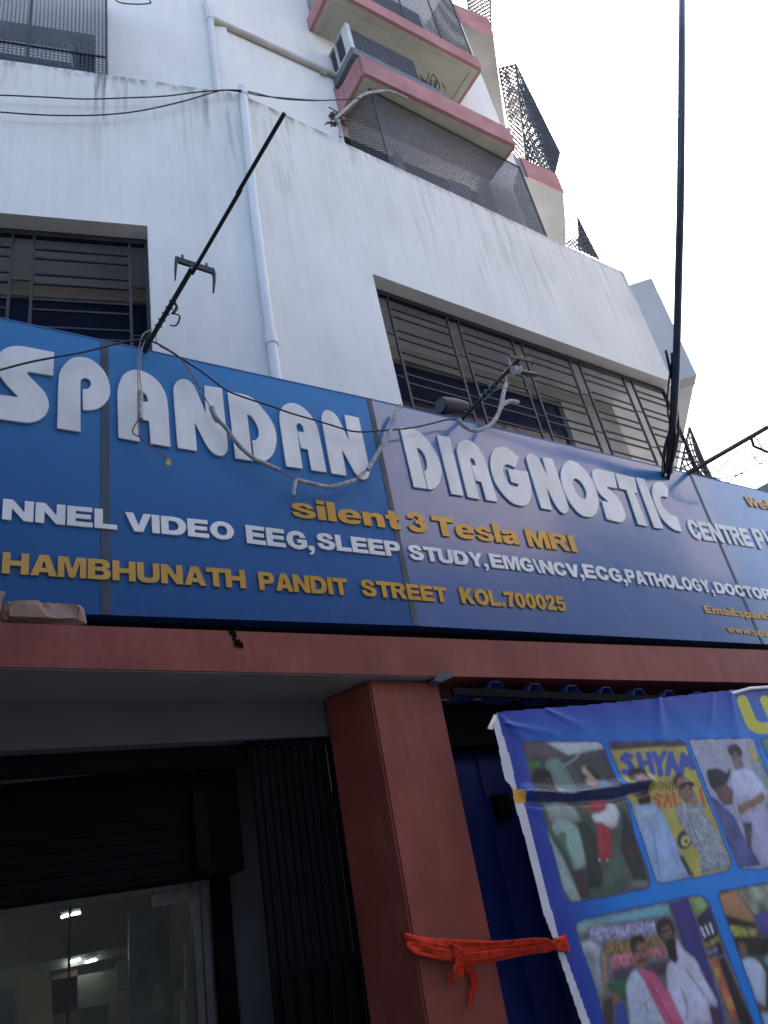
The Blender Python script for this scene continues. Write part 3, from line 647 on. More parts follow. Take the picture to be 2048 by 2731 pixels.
GL = {
'A': (112, [[(0,0),(36,100),(76,100),(112,0),(78,0),(73,17),(38,17),(33,0)], [(45,38),(56,74),(66,38)]]),
'B': (104, [[(0,0),(0,100),(62,100),(80,98,1),(96,86,1),(99,73,1),(94,59,1),(82,53),(97,46,1),(104,30,1),(98,12,1),(84,2,1),(62,0)], [(32,61),(32,79),(54,79),(65,76,1),(67,70,1),(64,63,1),(54,61)], [(32,20),(32,42),(56,42),(68,39,1),(71,31,1),(67,23,1),(56,20)]]),
'C': (105, [[(104,66),(92,90,1),(57,102,1),(18,88,1),(0,50,1),(18,12,1),(57,-2,1),(92,10,1),(105,37),(73,42),(68,27,1),(55,22,1),(38,29,1),(33,50,1),(38,71,1),(55,78,1),(68,73,1),(72,60)]]),
'D': (110, [[(0,0),(0,100),(50,100),(85,94,1),(106,72,1),(110,50,1),(104,25,1),(84,5,1),(50,0)], [(32,23),(32,77),(48,77),(68,71,1),(76,50,1),(68,29,1),(48,23)]]),
'E': (96, [[(0,0),(0,100),(94,100),(94,78),(32,78),(32,62),(89,62),(89,41),(32,41),(32,23),(96,23),(96,0)]]),
'G': (108, [[(105,68),(92,91,1),(58,102,1),(18,88,1),(0,50,1),(18,12,1),(57,-2,1),(88,6,1),(108,18),(108,55),(58,55),(58,35),(79,35),(79,28),(68,23,1),(56,21,1),(39,29,1),(33,50,1),(39,71,1),(57,79,1),(70,74,1),(75,64)]]),
'H': (108, [[(0,0),(0,100),(32,100),(32,63),(76,63),(76,100),(108,100),(108,0),(76,0),(76,39),(32,39),(32,0)]]),
'I': (33, [[(0,0),(0,100),(33,100),(33,0)]]),
'K': (110, [[(0,0),(0,100),(32,100),(32,62),(66,100),(108,100),(69,60),(110,0),(70,0),(47,38),(32,22),(32,0)]]),
'L': (88, [[(0,0),(0,100),(32,100),(32,24),(88,24),(88,0)]]),
'M': (124, [[(0,0),(0,100),(44,100),(62,40),(80,100),(124,100),(124,0),(96,0),(96,74),(74,0),(50,0),(28,74),(28,0)]]),
'N': (108, [[(0,0),(0,100),(34,100),(76,42),(76,100),(108,100),(108,0),(75,0),(32,58),(32,0)]]),
'O': (114, [[(57,102,1),(18,88,1),(0,50,1),(18,12,1),(57,-2,1),(96,12,1),(114,50,1),(96,88,1)], [(57,78,1),(39,71,1),(33,50,1),(39,29,1),(57,22,1),(75,29,1),(81,50,1),(75,71,1)]]),
'P': (98, [[(0,0),(0,100),(60,100),(88,94,1),(98,69,1),(88,43,1),(60,36),(32,36),(32,0)], [(32,57),(32,79),(52,79),(64,76,1),(67,68,1),(64,60,1),(52,57)]]),
'R': (108, [[(0,0),(0,100),(62,100),(90,95,1),(101,72,1),(92,52,1),(76,45),(88,34,1),(108,0),(72,0),(54,34,1),(44,40),(32,40),(32,0)], [(32,60),(32,79),(54,79),(66,77,1),(69,70,1),(65,62,1),(54,60)]]),
'S': (103, [[(2,33),(32,35),(38,22,1),(54,19,1),(68,23,1),(70,30,1),(62,37,1),(40,43,1),(12,54,1),(3,72,1),(14,92,1),(50,102,1),(84,94,1),(97,69),(67,67),(62,77,1),(49,81,1),(37,77,1),(36,71,1),(46,65,1),(80,56,1),(101,42,1),(103,26,1),(88,5,1),(54,-2,1),(14,7,1)]]),
'T': (100, [[(34,0),(34,76),(0,76),(0,100),(100,100),(100,76),(66,76),(66,0)]]),
'U': (108, [[(0,100),(0,40),(4,18,1),(22,2,1),(54,-2,1),(86,2,1),(104,18,1),(108,40),(108,100),(76,100),(76,38),(72,26,1),(54,22,1),(36,26,1),(32,38),(32,100)]]),
'V': (111, [[(0,100),(37,0),(74,0),(111,100),(78,100),(56,34),(34,100)]]),
'W': (146, [[(0,100),(24,0),(58,0),(73,58),(88,0),(122,0),(146,100),(115,100),(103,40),(88,100),(58,100),(43,40),(31,100)]]),
'Y': (112, [[(40,0),(40,42),(0,100),(36,100),(56,66),(76,100),(112,100),(72,42),(72,0)]]),
'7': (86, [[(2,100),(2,76),(52,76),(34,48,1),(26,0),(58,0),(62,36,1),(86,80),(86,100)]]),
'0': (86, [[(43,102,1),(10,84,1),(0,50,1),(10,16,1),(43,-2,1),(76,16,1),(86,50,1),(76,84,1)], [(43,81,1),(34,70,1),(31,50,1),(34,30,1),(43,19,1),(52,30,1),(55,50,1),(52,70,1)]]),
'2': (86, [[(2,66),(6,86,1),(24,99,1),(48,102,1),(76,95,1),(86,73,1),(78,53,1),(48,28),(44,24),(86,24),(86,0),(0,0),(8,22,1),(36,47,1),(54,66,1),(55,75,1),(45,81,1),(35,76,1),(31,64)]]),
'5': (86, [[(12,100),(80,100),(80,77),(36,77),(34,64),(52,67,1),(78,58,1),(86,34,1),(74,8,1),(42,-2,1),(14,5,1),(0,28),(30,31),(36,21,1),(45,19,1),(55,24,1),(57,34,1),(53,44,1),(44,47,1),(32,42),(4,46)]]),
'3': (88, [[(2,71),(12,93,1),(42,102,1),(74,95,1),(84,76,1),(70,55),(86,42,1),(88,28,1),(76,6,1),(44,-2,1),(12,5,1),(0,28),(30,32),(35,21,1),(45,19,1),(55,23,1),(57,31,1),(52,40,1),(36,43),(38,62),(48,64,1),(54,72,1),(50,80,1),(41,82,1),(34,78,1),(31,68)]]),
',': (30, [[(0,0),(0,26),(30,26),(30,2),(24,-14,1),(4,-26),(0,-17),(12,-8,1),(14,0)]]),
'.': (28, [[(0,0),(0,25),(28,25),(28,0)]]), ':': (28, [[(0,0),(0,25),(28,25),(28,0)], [(0,48),(0,73),(28,73),(28,48)]]),
'\\': (46, [[(0,100),(20,100),(46,-2),(26,-2)]]),
'i': (31, [[(0,0),(0,74),(31,74),(31,0)], [(0,83),(0,103),(31,103),(31,83)]]), 'l': (31, [[(0,0),(0,102),(31,102),(31,0)]]),
'e': (90, [[(90,32),(31,32),(35,21,1),(46,17,1),(58,23),(88,20),(74,3,1),(46,-2,1),(12,6,1),(0,36,1),(12,67,1),(46,76,1),(78,67,1),(90,40,1)], [(31,44),(36,55,1),(46,58,1),(55,55,1),(60,44)]]),
'n': (84, [[(0,0),(0,74),(29,74),(29,63),(40,73,1),(57,76,1),(78,68,1),(84,46),(84,0),(53,0),(53,42),(50,51,1),(42,53,1),(33,48,1),(31,36),(31,0)]]),
't': (60, [[(14,100),(14,74),(0,74),(0,52),(14,52),(14,24),(18,6,1),(34,-2,1),(58,1),(58,22),(49,21,1),(45,27),(45,52),(60,52),(60,74),(45,74),(45,100)]]),
'a': (87, [[(4,52),(10,70,1),(44,76,1),(76,69,1),(84,48),(84,14),(87,0),(58,0),(56,8),(42,0,1),(26,-2,1),(8,4,1),(1,20,1),(9,38,1),(40,46,1),(53,50),(52,56,1),(44,59,1),(35,51)], [(53,34),(38,29,1),(32,22,1),(40,16,1),(50,22,1)]]),
'm': (128, [[(0,0),(0,74),(29,74),(29,64),(50,76,1),(76,66),(98,76,1),(122,68,1),(128,46),(128,0),(98,0),(98,42),(90,53,1),(80,42),(80,0),(49,0),(49,42),(41,53,1),(31,42),(31,0)]]),
'w': (112, [[(0,74),(20,0),(46,0),(56,44),(66,0),(92,0),(112,74),(83,74),(76,30),(66,74),(46,74),(36,30),(29,74)]]),
'p': (88, [[(0,-27),(0,74),(29,74),(29,66),(44,76,1),(66,74,1),(86,56,1),(88,30,1),(74,4,1),(54,-2,1),(38,3,1),(31,8),(31,-27)], [(31,36),(35,50,1),(45,54,1),(54,48,1),(56,36,1),(53,24,1),(44,19,1),(35,23,1)]]),
}
flip = lambda k, fx, fy: (GL[k][0], [[((GL[k][0] - p[0]) if fx else p[0], (74 - p[1]) if fy else p[1]) + tuple(p[2:]) for p in L] for L in GL[k][1]])
GL['d'] = flip('p', 1, 1); GL['b'] = flip('p', 0, 1)
GL['s'] = (86, [[(p[0] * .84, p[1] * .745) + tuple(p[2:]) for p in L] for L in GL['S'][1]])
def text_mesh(s, ext):
    cu = bpy.data.curves.new('tmp', 'CURVE'); cu.dimensions = '2D'; cu.fill_mode = 'BOTH'; cu.extrude = ext
    x = 0
    for ch in s:
        wd, loops = GL[ch]
        for L in loops:
            q = smooth_path(L, 4); sp_ = cu.splines.new('POLY'); sp_.points.add(len(q) - 1); sp_.use_cyclic_u = True
            for a_, v in zip(sp_.points, q): a_.co = ((v[0] + x) / 100, v[1] / 100, 0, 1)
        x += wd + (2 if ch in 'AVTY' else 7)
    return curve_mesh(cu)
def bbox(me):
    c = np.array([v.co[:] for v in me.vertices]); return c.min(0), c.max(0)
CAP0, CAP1 = 0.0, 1.0
def run(word, L, Rr, top, mat, frame=None, Y=YS, parent=None, depth=.014, name='lettering'):
    """word set between baseline pixels L and Rr, cap height reaching pixel top above L"""
    if frame:
        ox, oy, k = frame; L, Rr, top = [(ox + p[0] / k, oy + p[1] / k) for p in (L, Rr, top)]
    a_, c_, t_ = at(*L, Y), at(*Rr, Y), at(*top, Y)
    me = text_mesh(word, 0.5); lo, hi = bbox(me)
    sx = (c_.x - a_.x) / (hi[0] - lo[0]); sz = (t_.z - a_.z) / (CAP1 - CAP0)
    sk = (c_.z - a_.z) / (c_.x - a_.x)
    mw = Matrix(((sx, 0, 0, a_.x - lo[0] * sx), (0, 0, -depth, Y - depth * .5 - .001), (sx * sk, sz, 0, a_.z - CAP0 * sz - lo[0] * sx * sk), (0, 0, 0, 1)))
    return mesh_part(name, me, MT[mat], parent or sg, mw)
R5, R6 = (0, 1300, 2.074), (760, 1300, 2.074)
run('NNEL', (8, 181), (645, 239), (14, 68), 'white_metal', R5)
run('VIDEO', (690, 243), (1295, 297), (688, 141), 'white_metal', R5)
run('EEG,', (1362, 312), (1576 + 160, 355), (1353, 211), 'white_metal', R5)
run('SLEEP', (180, 342), (641, 389), (170, 254), 'white_metal', R6)
run('STUDY,', (690, 400), (1122, 447), (678, 320), 'white_metal', R6)
run('EMG\\NCV,', (1140, 445), (1652, 505), (1120, 368), 'white_metal', R6)
run('ECG,', (408, 1003), (695, 1040), (393, 910), 'white_metal', F4)
run('PATHOLOGY,', (700, 1038), (1290, 1110), (677, 945), 'white_metal', F4)
run('DOCTORS', (1305, 1108), (1745, 1165), (1285, 1030), 'white_metal', F4)
run('HAMBHUNATH', (6, 480), (1358, 563), (8, 362), 'gold', R5)
run('PANDIT', (1432, 570), (1576 + 350, 602), (1422, 470), 'gold', R5)
run('STREET', (425, 602), (902, 642), (415, 512), 'gold', R6)
run('KOL.700025', (975, 645), (1556, 688), (960, 557), 'gold', R6)
run('silent', (38, 165), (642, 238), (22, 58), 'gold', R6)
run('3', (682, 245), (790, 254), (668, 142), 'gold', R6)
run('Tesla', (826, 266), (1298, 322), (808, 160), 'gold', R6)
run('MRI', (1345, 330), (1615, 362), (1315, 233), 'gold', R6)
run('CENTRE', (1140, 735), (1560, 795), (1105, 605), 'white_metal', F4)
run('PVT', (1595, 805), (1800, 832), (1560, 668), 'white_metal', F4)
run('Web', (1520, 512), (1700, 545), (1500, 450), 'gold', F4)
R7 = (1024, 1050, 1.62)
run('Email:spandan', (1388, 948), (1725, 985), (1380, 915), 'gold', R7, depth=.008)
run('www.spandan', (1485, 1032), (1760, 1062), (1475, 1002), 'gold', R7, depth=.008)

# ------------------------------------------------------------------ red porch: canopy beam, lintel, pillar
cn = thing('canopy', 'red painted concrete canopy beam under the blue signboard', 'canopy', (3, 4.6, 3.09))
fz = lambda x: 3.103 - .0177 * x
ft = lambda x: 3.349 - .0037 * x
MB().hexa([(-3, 4.35, fz(-3)), (14, 4.35, fz(14)), (14, 4.88, fz(14)), (-3, 4.88, fz(-3)), (-3, 4.35, ft(-3)), (14, 4.35, ft(14)), (14, 4.88, ft(14)), (-3, 4.88, ft(-3))]).build('fascia', MT['red'], cn)
s = MB().hexa([(-3, 4.36, fz(-3) - .008), (3.5, 4.36, fz(3.5) - .008), (3.5, 4.9, fz(3.5) - .008), (-3, 4.9, fz(-3) - .008), (-3, 4.36, fz(-3) - .002), (3.5, 4.36, fz(3.5) - .002), (3.5, 4.9, fz(3.5) - .002), (-3, 4.9, fz(-3) - .002)]); s.build('soffit', MT['soffit_grey'], cn)
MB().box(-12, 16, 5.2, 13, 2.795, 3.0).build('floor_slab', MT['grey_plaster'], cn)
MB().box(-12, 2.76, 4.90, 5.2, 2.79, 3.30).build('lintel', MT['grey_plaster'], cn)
hole = MB()
for k in range(7):
    c_ = at(620 + k * 3 + random.gauss(0, 2), 1686 + k * 6, 4.35); r_ = random.uniform(.008, .026)
    n_ = 7; hole.add([c_ + V3(math.cos(2 * PI * i / n_) * r_ * random.uniform(.7, 1.2), -.003 - k * .0004, math.sin(2 * PI * i / n_) * r_ * random.uniform(.7, 1.4)) for i in range(n_)], [tuple(range(n_))])
hole.build('burn_mark', MT['soot'], cn)
pl = thing('pillar', 'red painted square pillar between the black gate and the blue shutter', 'pillar', (3.1, 4.65, .13))
MB().hexa([(2.835, 4.43, .13), (3.415, 4.43, .13), (3.415, 4.86, .13), (2.70, 4.86, .13), (2.835, 4.43, 3.04), (3.43, 4.43, 3.028), (3.43, 4.86, 3.028), (2.70, 4.86, 3.04)]).build('shaft', MT['red'], pl, bevel=.012)
# little cement lump at the pillar top
cl = MB(); q = [at(x, y, 4.34) for x, y in ((1158, 1815), (1166, 1800), (1196, 1782), (1212, 1795), (1205, 1806), (1175, 1818))]; cl.prism(q, (0, .12, 0))
tag(cl.build('bracket', MT['grey_plaster'], origin=q[0]), 'grey cement bracket stub at the top of the red pillar', 'bracket')

# rubble on the canopy
def rock(name, px, Y, dep, lab):
    q = [at(x, y, Y) for x, y in px]; mb = MB(); n = len(q)
    c_ = sum(q, Vector()) / n
    rings = [(.0, .80, -.03), (0, 1.0, .02), (0, 1.0, dep * .6), (0, .8, dep)]
    vs = []
    for (_, sc, dy) in rings:
        for p in q: vs.append(c_ + (p - c_) * sc + V3(random.gauss(0, .008), dy + random.gauss(0, .008), random.gauss(0, .006)))
    for k in range(3):
        for i in range(n): mb.add([vs[k * n + i], vs[k * n + (i + 1) % n], vs[(k + 1) * n + (i + 1) % n], vs[(k + 1) * n + i]], [(0, 1, 2, 3)])
    mb.add(vs[:n], [tuple(range(n))]); mb.add(vs[-n:], [tuple(range(n - 1, -1, -1))])
    o = mb.build(name, MT['brick'], origin=(c_.x, c_.y, min(p.z for p in q)))
    bm = bmesh.new(); bm.from_mesh(o.data); bmesh.ops.remove_doubles(bm, verts=bm.verts, dist=1e-4)
    bmesh.ops.triangulate(bm, faces=bm.faces); bmesh.ops.subdivide_edges(bm, edges=bm.edges, cuts=2, use_grid_fill=True)
    bmesh.ops.recalc_face_normals(bm, faces=bm.faces)
    for v in bm.verts: v.co += Vector((random.gauss(0, .003), random.gauss(0, .003), random.gauss(0, .003)))
    bm.to_mesh(o.data); bm.free()
    return tag(o, lab, 'brick', 'bricks on the canopy')
rock('broken_brick', [(5, 1658), (4, 1612), (28, 1601), (60, 1598), (100, 1602), (115, 1609), (170, 1611), (220, 1614), (231, 1620), (228, 1660), (120, 1661)], 4.40, .09, 'long mortar covered broken brick lying on the red canopy')
rock('broken_brick', [(-60, 1656), (-55, 1590), (-20, 1580), (2, 1577), (3, 1655)], 4.39, .08, 'red broken brick cut off by the left edge of the photo')

# ------------------------------------------------------------------ entrance: gate, shutter, glazed door, lobby
gt = thing('collapsible_gate', 'black collapsible gate folded against the red pillar', 'gate', (2.5, 4.98, .13))
N = 14; gx0, gx1 = 2.16, 2.93
for k in range(N):
    x = gx0 + (gx1 - gx0) * k / (N - 1)
    MB().box(x - .021, x + .021, 4.955 + (k % 2) * .012, 4.985 + (k % 2) * .012, .16, 2.755).build('channel_bar', MT['gate_paint'], gt)
for z in (2.30, 1.83, 1.42):
    for k in range(N):
        x = gx0 + (gx1 - gx0) * k / (N - 1); MB().tube([(x, 4.957 + (k % 2) * .012, z + .03 * (k % 2)), (x, 4.945 + (k % 2) * .012, z + .03 * (k % 2))], .010, 6).build('rivet', MT['gate_paint'], gt)
MB().box(2.10, 2.95, 4.94, 5.02, 2.757, 2.79).build('top_rail', MT['black_sheet'], gt)
for k in range(7):
    x0, x1 = 2.17 + k * .11, 2.17 + (k + 1) * .11
    MB().hexa([(x0, 4.90, .15), (x1, 4.94, .15), (x1, 4.948, .15), (x0, 4.91, .15), (x0, 4.90, 1.41), (x1, 4.94, 1.41), (x1, 4.948, 1.41), (x0, 4.91, 1.41)]).build('kick_sheet', MT['black_sheet'], gt)
    MB().tube([(x1, 4.925, .15), (x1 + .01, 4.925, 1.41)], .007, 5).build('sheet_seam', MT['grey_iron'], gt)
st_ = tag(MB().tube(cr([at(x, y, 4.93) for x, y in ((925, 1962), (912, 1990), (907, 2030), (910, 2075), (916, 2105), (922, 2122))], 5), [.003 + .0065 * (i / 25) for i in range(26)], 4).build('strap', MT['cyan'], origin=at(925, 1962, 4.93)), 'faded teal strap dangling on the black folded gate', 'strap')

sh = thing('rolling_shutter', 'black rolling shutter housing above the glazed entrance', 'shutter', (1, 5.3, 2.0))
MB().box(-3, 2.14, 5.25, 5.62, 2.02, 2.69).build('housing', MT['black_sheet'], sh)
MB().box(-3, 2.14, 5.02, 5.06, 2.66, 2.785).build('header', MT['black_sheet'], sh)
MB().prism([at(x, y, 5.235) for x, y in ((-400, 2092), (-400, 2128), (0, 2092), (330, 2056), (640, 2030), (640, 2024), (330, 2038), (0, 2056))], (0, .01, 0)).build('soffit_wedge', MT['grey_plaster'], sh)  # added board standing in for the paler soffit between header and housing
sl_ = MB()
for k in range(9): sl_.tube([(-3, 5.245, 2.06 + k * .07), (1.75, 5.245, 2.06 + k * .07)], .012, 6)
sl_.build('slats', MT['black_sheet'], sh)
MB().box(1.79, 1.88, 5.16, 5.25, 2.05, 2.55).build('guide_bracket', MT['black_sheet'], sh)
MB().box(2.02, 2.13, 5.50, 5.60, .13, 2.02).build('guide_rail', MT['black_sheet'], sh)
jm = thing('side_wall', 'grey plastered jamb beside the folded black gate', 'wall', (2.3, 5.6, .13))
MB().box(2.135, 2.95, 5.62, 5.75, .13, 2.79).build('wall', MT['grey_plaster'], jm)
gd = thing('glass_door', 'glazed entrance door with dull metal frame and lit lobby behind', 'door', (1, 5.65, .13))
fr = MB(); fr.box(1.895, 1.945, 5.60, 5.66, .13, 2.03); fr.box(1.955, 2.005, 5.60, 5.66, .13, 2.03); fr.box(-3, 1.89, 5.61, 5.65, 1.985, 2.02); fr.build('frame', MT['alu'], gd)
MB().box(-3, 1.89, 5.628, 5.634, .14, 1.985).build('pane', MT['glass'], gd)
fr = MB(); fr.box(1.115, 1.127, 5.620, 5.642, .14, 1.984); fr.build('pane_joint', MT['dark_in'], gd)
MB().box(1.62, 1.885, 5.60, 5.64, 1.90, 1.975).build('patch_fitting', MT['alu'], gd)
lb = thing('lobby', 'dim greenish lobby behind the glazed entrance door', 'room', (1, 8, .13))
b = MB(); b.box(-4, 4, 11, 11.1, .13, 2.45); b.box(3.2, 3.3, 5.76, 11, .13, 2.45); b.box(-4.1, -4, 5.76, 11, .13, 2.45); b.build('wall', MT['lobby_wall'], lb)
MB().box(-4, 3.2, 5.70, 11, 2.45, 2.55).build('ceiling', MT['lobby_wall'], lb)
MB().box(-4, 3.2, 5.70, 11, .131, .14).build('floor', MT['paving'], lb)
MB().box(.5, 3.0, 8.6, 8.75, 1.35, 1.62).build('beam', MT['lobby_wall'], lb)
for (a_, c_, Y, lab) in (((163, 2446), (214, 2434), 7.5, 'brightest white tube light seen through the entrance glass'),
                         ((184, 2566), (214, 2558), 8.5, 'left of the two small tube lights seen through the entrance glass'),
                         ((228, 2567), (257, 2559), 8.5, 'right of the two small tube lights seen through the entrance glass')):
    p, q = at(*a_, Y), at(*c_, Y); t = thing('tube_light', lab, 'tube light', (p + q) / 2, 'lobby tube lights')
    MB().tube([p, q], .009 if Y < 8 else .008, 8).build('tube', MT['tube'], t)
    d_ = V3(0, .02, .026); MB().bar(p + d_, q + d_, .04, .02).build('batten', MT['ac_white'], t)
for px, Y, mt, nm in (([(141, 2800), (136, 2592), (205, 2572), (212, 2800)], 8.6, 'lobby_brown', 'partition'), ([(214, 2800), (212, 2570), (296, 2545), (300, 2800)], 8.9, 'lobby_grey', 'column'),
                      ([(346, 2800), (344, 2440), (452, 2405), (458, 2800)], 7.8, 'lobby_blue', 'panel'), ([(405, 2700), (418, 2620), (432, 2640), (440, 2690)], 7.7, 'paper_grey', 'sheet'),  # the blue grey panel stands in for a reflection in the door glass
                      ([(497, 2640), (494, 2510), (503, 2508), (506, 2640)], 6.2, 'paper_grey', 'door_edge'), ([(488, 2800), (486, 2660), (496, 2658), (499, 2800)], 6.2, 'paper_grey', 'door_edge'),
                      ([(0, 2640), (0, 2588), (340, 2522), (340, 2545), (130, 2592)], 8.55, 'lobby_grey', 'beam'), ([(-5, 2800), (-5, 2640), (36, 2634), (40, 2800)], 7.6, 'lobby_blue', 'cabinet')):
    MB().prism([at(x, y, Y) for x, y in px], (0, .05, 0)).build(nm, MT[mt], lb)
for y_ in (7.2, 9.4): MB().tube([(-1.9, y_, 2.41), (-.7, y_, 2.41)], .014, 8).build('added_fill_tube', MT['tube_fill'], lb)  # unseen tubes added out of frame to brighten the lobby
for px, Y, mt, lab, nm in (([(52, 2731), (50, 2598), (130, 2592), (142, 2731)], 8.2, 'paper', 'cream board inside the lobby', 'notice_board'),
                       ([(312, 2640), (311, 2567), (343, 2553), (344, 2636)], 8.0, 'paper_grey', 'pale grey sheet pinned up inside the lobby', 'notice_sheet'),
                       ([(292, 2731), (295, 2650), (343, 2640), (343, 2731)], 8.3, 'paper', 'ochre board low down inside the lobby', 'notice_board')):
    q = [at(x, y, Y) for x, y in px]; tag(MB().prism(q, (0, .03, 0)).build(nm, MT[mt], origin=q[0]), lab, 'notice board')

# ------------------------------------------------------------------ blue shutter and awning on the right
bs = thing('metal_shutter', 'dark blue sheet metal shutter behind the printed banner', 'shutter', (6, 4.8, .13))
b = MB(); x = 3.44
pan = MB(); pan.box(3.43, 10, 4.80, 4.84, .13, 2.72); pan.build('panel', MT['blue_metal'], bs)
rb = MB()
for k in range(22): rb.box(3.62 + k * .30, 3.65 + k * .30, 4.785, 4.80, .15, 2.60)
rb.build('ribs', MT['blue_metal'], bs)
MB().box(3.43, 10, 4.66, 4.83, 2.60, 2.95).build('top_box', MT['black_sheet'], bs)
MB().box(3.44, 3.56, 4.74, 4.80, .13, 2.60).build('guide_rail', MT['blue_metal'], bs)
MB().box(3.97, 4.12, 4.74, 4.80, 2.08, 2.25).build('lock_box', MT['black_sheet'], bs, bevel=.008)
aw = thing('roofing_sheet', 'blue corrugated roofing sheet tucked under the red beam', 'roofing sheet', (6, 4.6, 2.95))
mb = MB(); pitch = .40; x = 3.62; prof = []
while x < 9.6:
    zc = 3.005 - (x - 3.4) * .045
    prof += [(x, zc - .055), (x + pitch * .56, zc - .057), (x + pitch * .68, zc + .01), (x + pitch * .90, zc + .008)]; x += pitch
for i in range(len(prof) - 1):
    (a_, za), (c_, zc_) = prof[i], prof[i + 1]
    mb.hexa([(a_, 4.375, za), (c_, 4.375, zc_), (c_, 4.66, zc_ - .01), (a_, 4.66, za - .01), (a_, 4.375, za + .004), (c_, 4.375, zc_ + .004), (c_, 4.66, zc_ - .006), (a_, 4.66, za - .006)])
mb.build('sheet', MT['awning_blue'], aw)
zc = lambda x: 3.005 - (x - 3.4) * .045
MB().hexa([(3.5, 4.362, zc(3.5) - .095), (9.6, 4.362, zc(9.6) - .095), (9.6, 4.39, zc(9.6) - .095), (3.5, 4.39, zc(3.5) - .095), (3.5, 4.362, zc(3.5) - .04), (9.6, 4.362, zc(9.6) - .04), (9.6, 4.39, zc(9.6) - .04), (3.5, 4.39, zc(3.5) - .04)]).build('support_angle', MT['black_sheet'], aw)

# ------------------------------------------------------------------ printed banner
YB = 4.22
bn = thing('banner', 'torn blue printed banner with rows of photographs tied beside the red pillar', 'banner', (5.5, YB, .5))
bx = np.arange(3.66, 7.7, .008); bzs = np.arange(.35, 3.02, .008)
GX, GZ = np.meshgrid(bx, bzs)
P3 = np.stack([GX, np.full_like(GX, YB), GZ - CAMH], -1)
Cc = P3 @ M
PX = CX + F * Cc[..., 0] / -Cc[..., 2]; PY = CY - F * Cc[..., 1] / -Cc[..., 2]
def inside(poly, px=None, py=None):
    px = PX if px is None else px; py = PY if py is None else py
    r = np.zeros(px.shape, bool); n = len(poly)
    for i in range(n):
        x0, y0 = poly[i]; x1, y1 = poly[(i + 1) % n]
        if y0 == y1: continue
        c = (y0 > py) != (y1 > py)
        r ^= c & (px < (x1 - x0) * (py - y0) / (y1 - y0) + x0)
    return r
def blur_noise(cell, seed):
    r_ = np.random.default_rng(seed); h, w_ = PX.shape
    a_ = r_.random((h // cell + 3, w_ // cell + 3))
    yi, xi = np.arange(h) / cell, np.arange(w_) / cell
    y0, x0 = yi.astype(int), xi.astype(int); fy, fx = (yi - y0)[:, None], (xi - x0)[None]
    fy, fx = fy * fy * (3 - 2 * fy), fx * fx * (3 - 2 * fx)
    return (a_[y0][:, x0] * (1 - fy) * (1 - fx) + a_[y0 + 1][:, x0] * fy * (1 - fx) + a_[y0][:, x0 + 1] * (1 - fy) * fx + a_[y0 + 1][:, x0 + 1] * fy * fx)
N1, N2, N3 = blur_noise(5, 1), blur_noise(14, 2), blur_noise(2, 3)
IMG = np.zeros(PX.shape + (3,))
def lin(h): return np.array(rgb(h)[:3])
def put(mask, col, a_=1.0):
    m_ = mask.astype(float) * a_
    IMG[:] = IMG * (1 - m_[..., None]) + np.asarray(col) * m_[..., None]
def A_(pts, f): return [(f[0] + x / f[2], f[1] + y / f[2]) for x, y in pts]
B1, B2, B3, B4 = (1300, 1830, 2.765), (1500, 2230, 3.027), (1700, 1830, 4.707), (1024, 1750, 1.62)
# rounded smooth polygon in photo pixels
def sp(pts, f=None):
    pts = [(p[0], p[1]) + ((1,) if len(p) > 2 else ()) for p in pts]
    q = [tuple(v) for v in smooth_path(pts, 4)]
    return A_(q, f) if f else q
def box_blur(m_, r_):
    for ax in (0, 1):
        p = np.pad(m_, [(r_ + 1, r_) if i == ax else (0, 0) for i in (0, 1)], 'edge').cumsum(ax)
        m_ = (np.take(p, range(2 * r_ + 1, p.shape[ax]), ax) - np.take(p, range(0, p.shape[ax] - 2 * r_ - 1), ax)) / (2 * r_ + 1)
    return m_
def dab(pts, col, f, a_=1.0, clip=None, var=.10, n=None):
    m_ = inside(sp(pts, f))
    if not m_.any(): return
    rr, cc = np.where(m_); r0, r1, c0, c1 = max(rr.min() - 8, 0), rr.max() + 9, max(cc.min() - 8, 0), cc.max() + 9
    w_ = (slice(r0, r1), slice(c0, c1)); mk = m_[w_].astype(float)
    soft = box_blur(mk, 1); vol = box_blur(box_blur(mk, 5), 3)
    top = np.roll(vol, -4, 0) - np.roll(vol, 4, 0)
    nz = (N2 if n is None else n)[w_] - .5
    c = lin(col)[None, None] * (np.clip(.62 + .46 * vol, 0, 1.1) * (1 - .22 * top) * (1 + var * 2.4 * nz + .10 * (N1[w_] - .5)))[..., None]
    al = soft * a_ * (clip[w_] if clip is not None else 1); IMG[w_] = IMG[w_] * (1 - al[..., None]) + c * al[..., None]
def ell(cx, cy, rx, ry, rot, col, f, a_=1.0, clip=None, soft=.15, var=.15):
    x, y = f[0] + cx / f[2], f[1] + cy / f[2]; c_, s_ = math.cos(rot), math.sin(rot)
    u = ((PX - x) * c_ + (PY - y) * s_) / (rx / f[2]); v = (-(PX - x) * s_ + (PY - y) * c_) / (ry / f[2])
    m_ = np.clip((1 - np.sqrt(u * u + v * v)) / soft, 0, 1) * a_
    if clip is not None: m_ = m_ * clip
    c = lin(col)[None, None] * (1 + var * 2 * (N1 - .5))[..., None]
    IMG[:] = IMG * (1 - m_[..., None]) + c * m_[..., None]
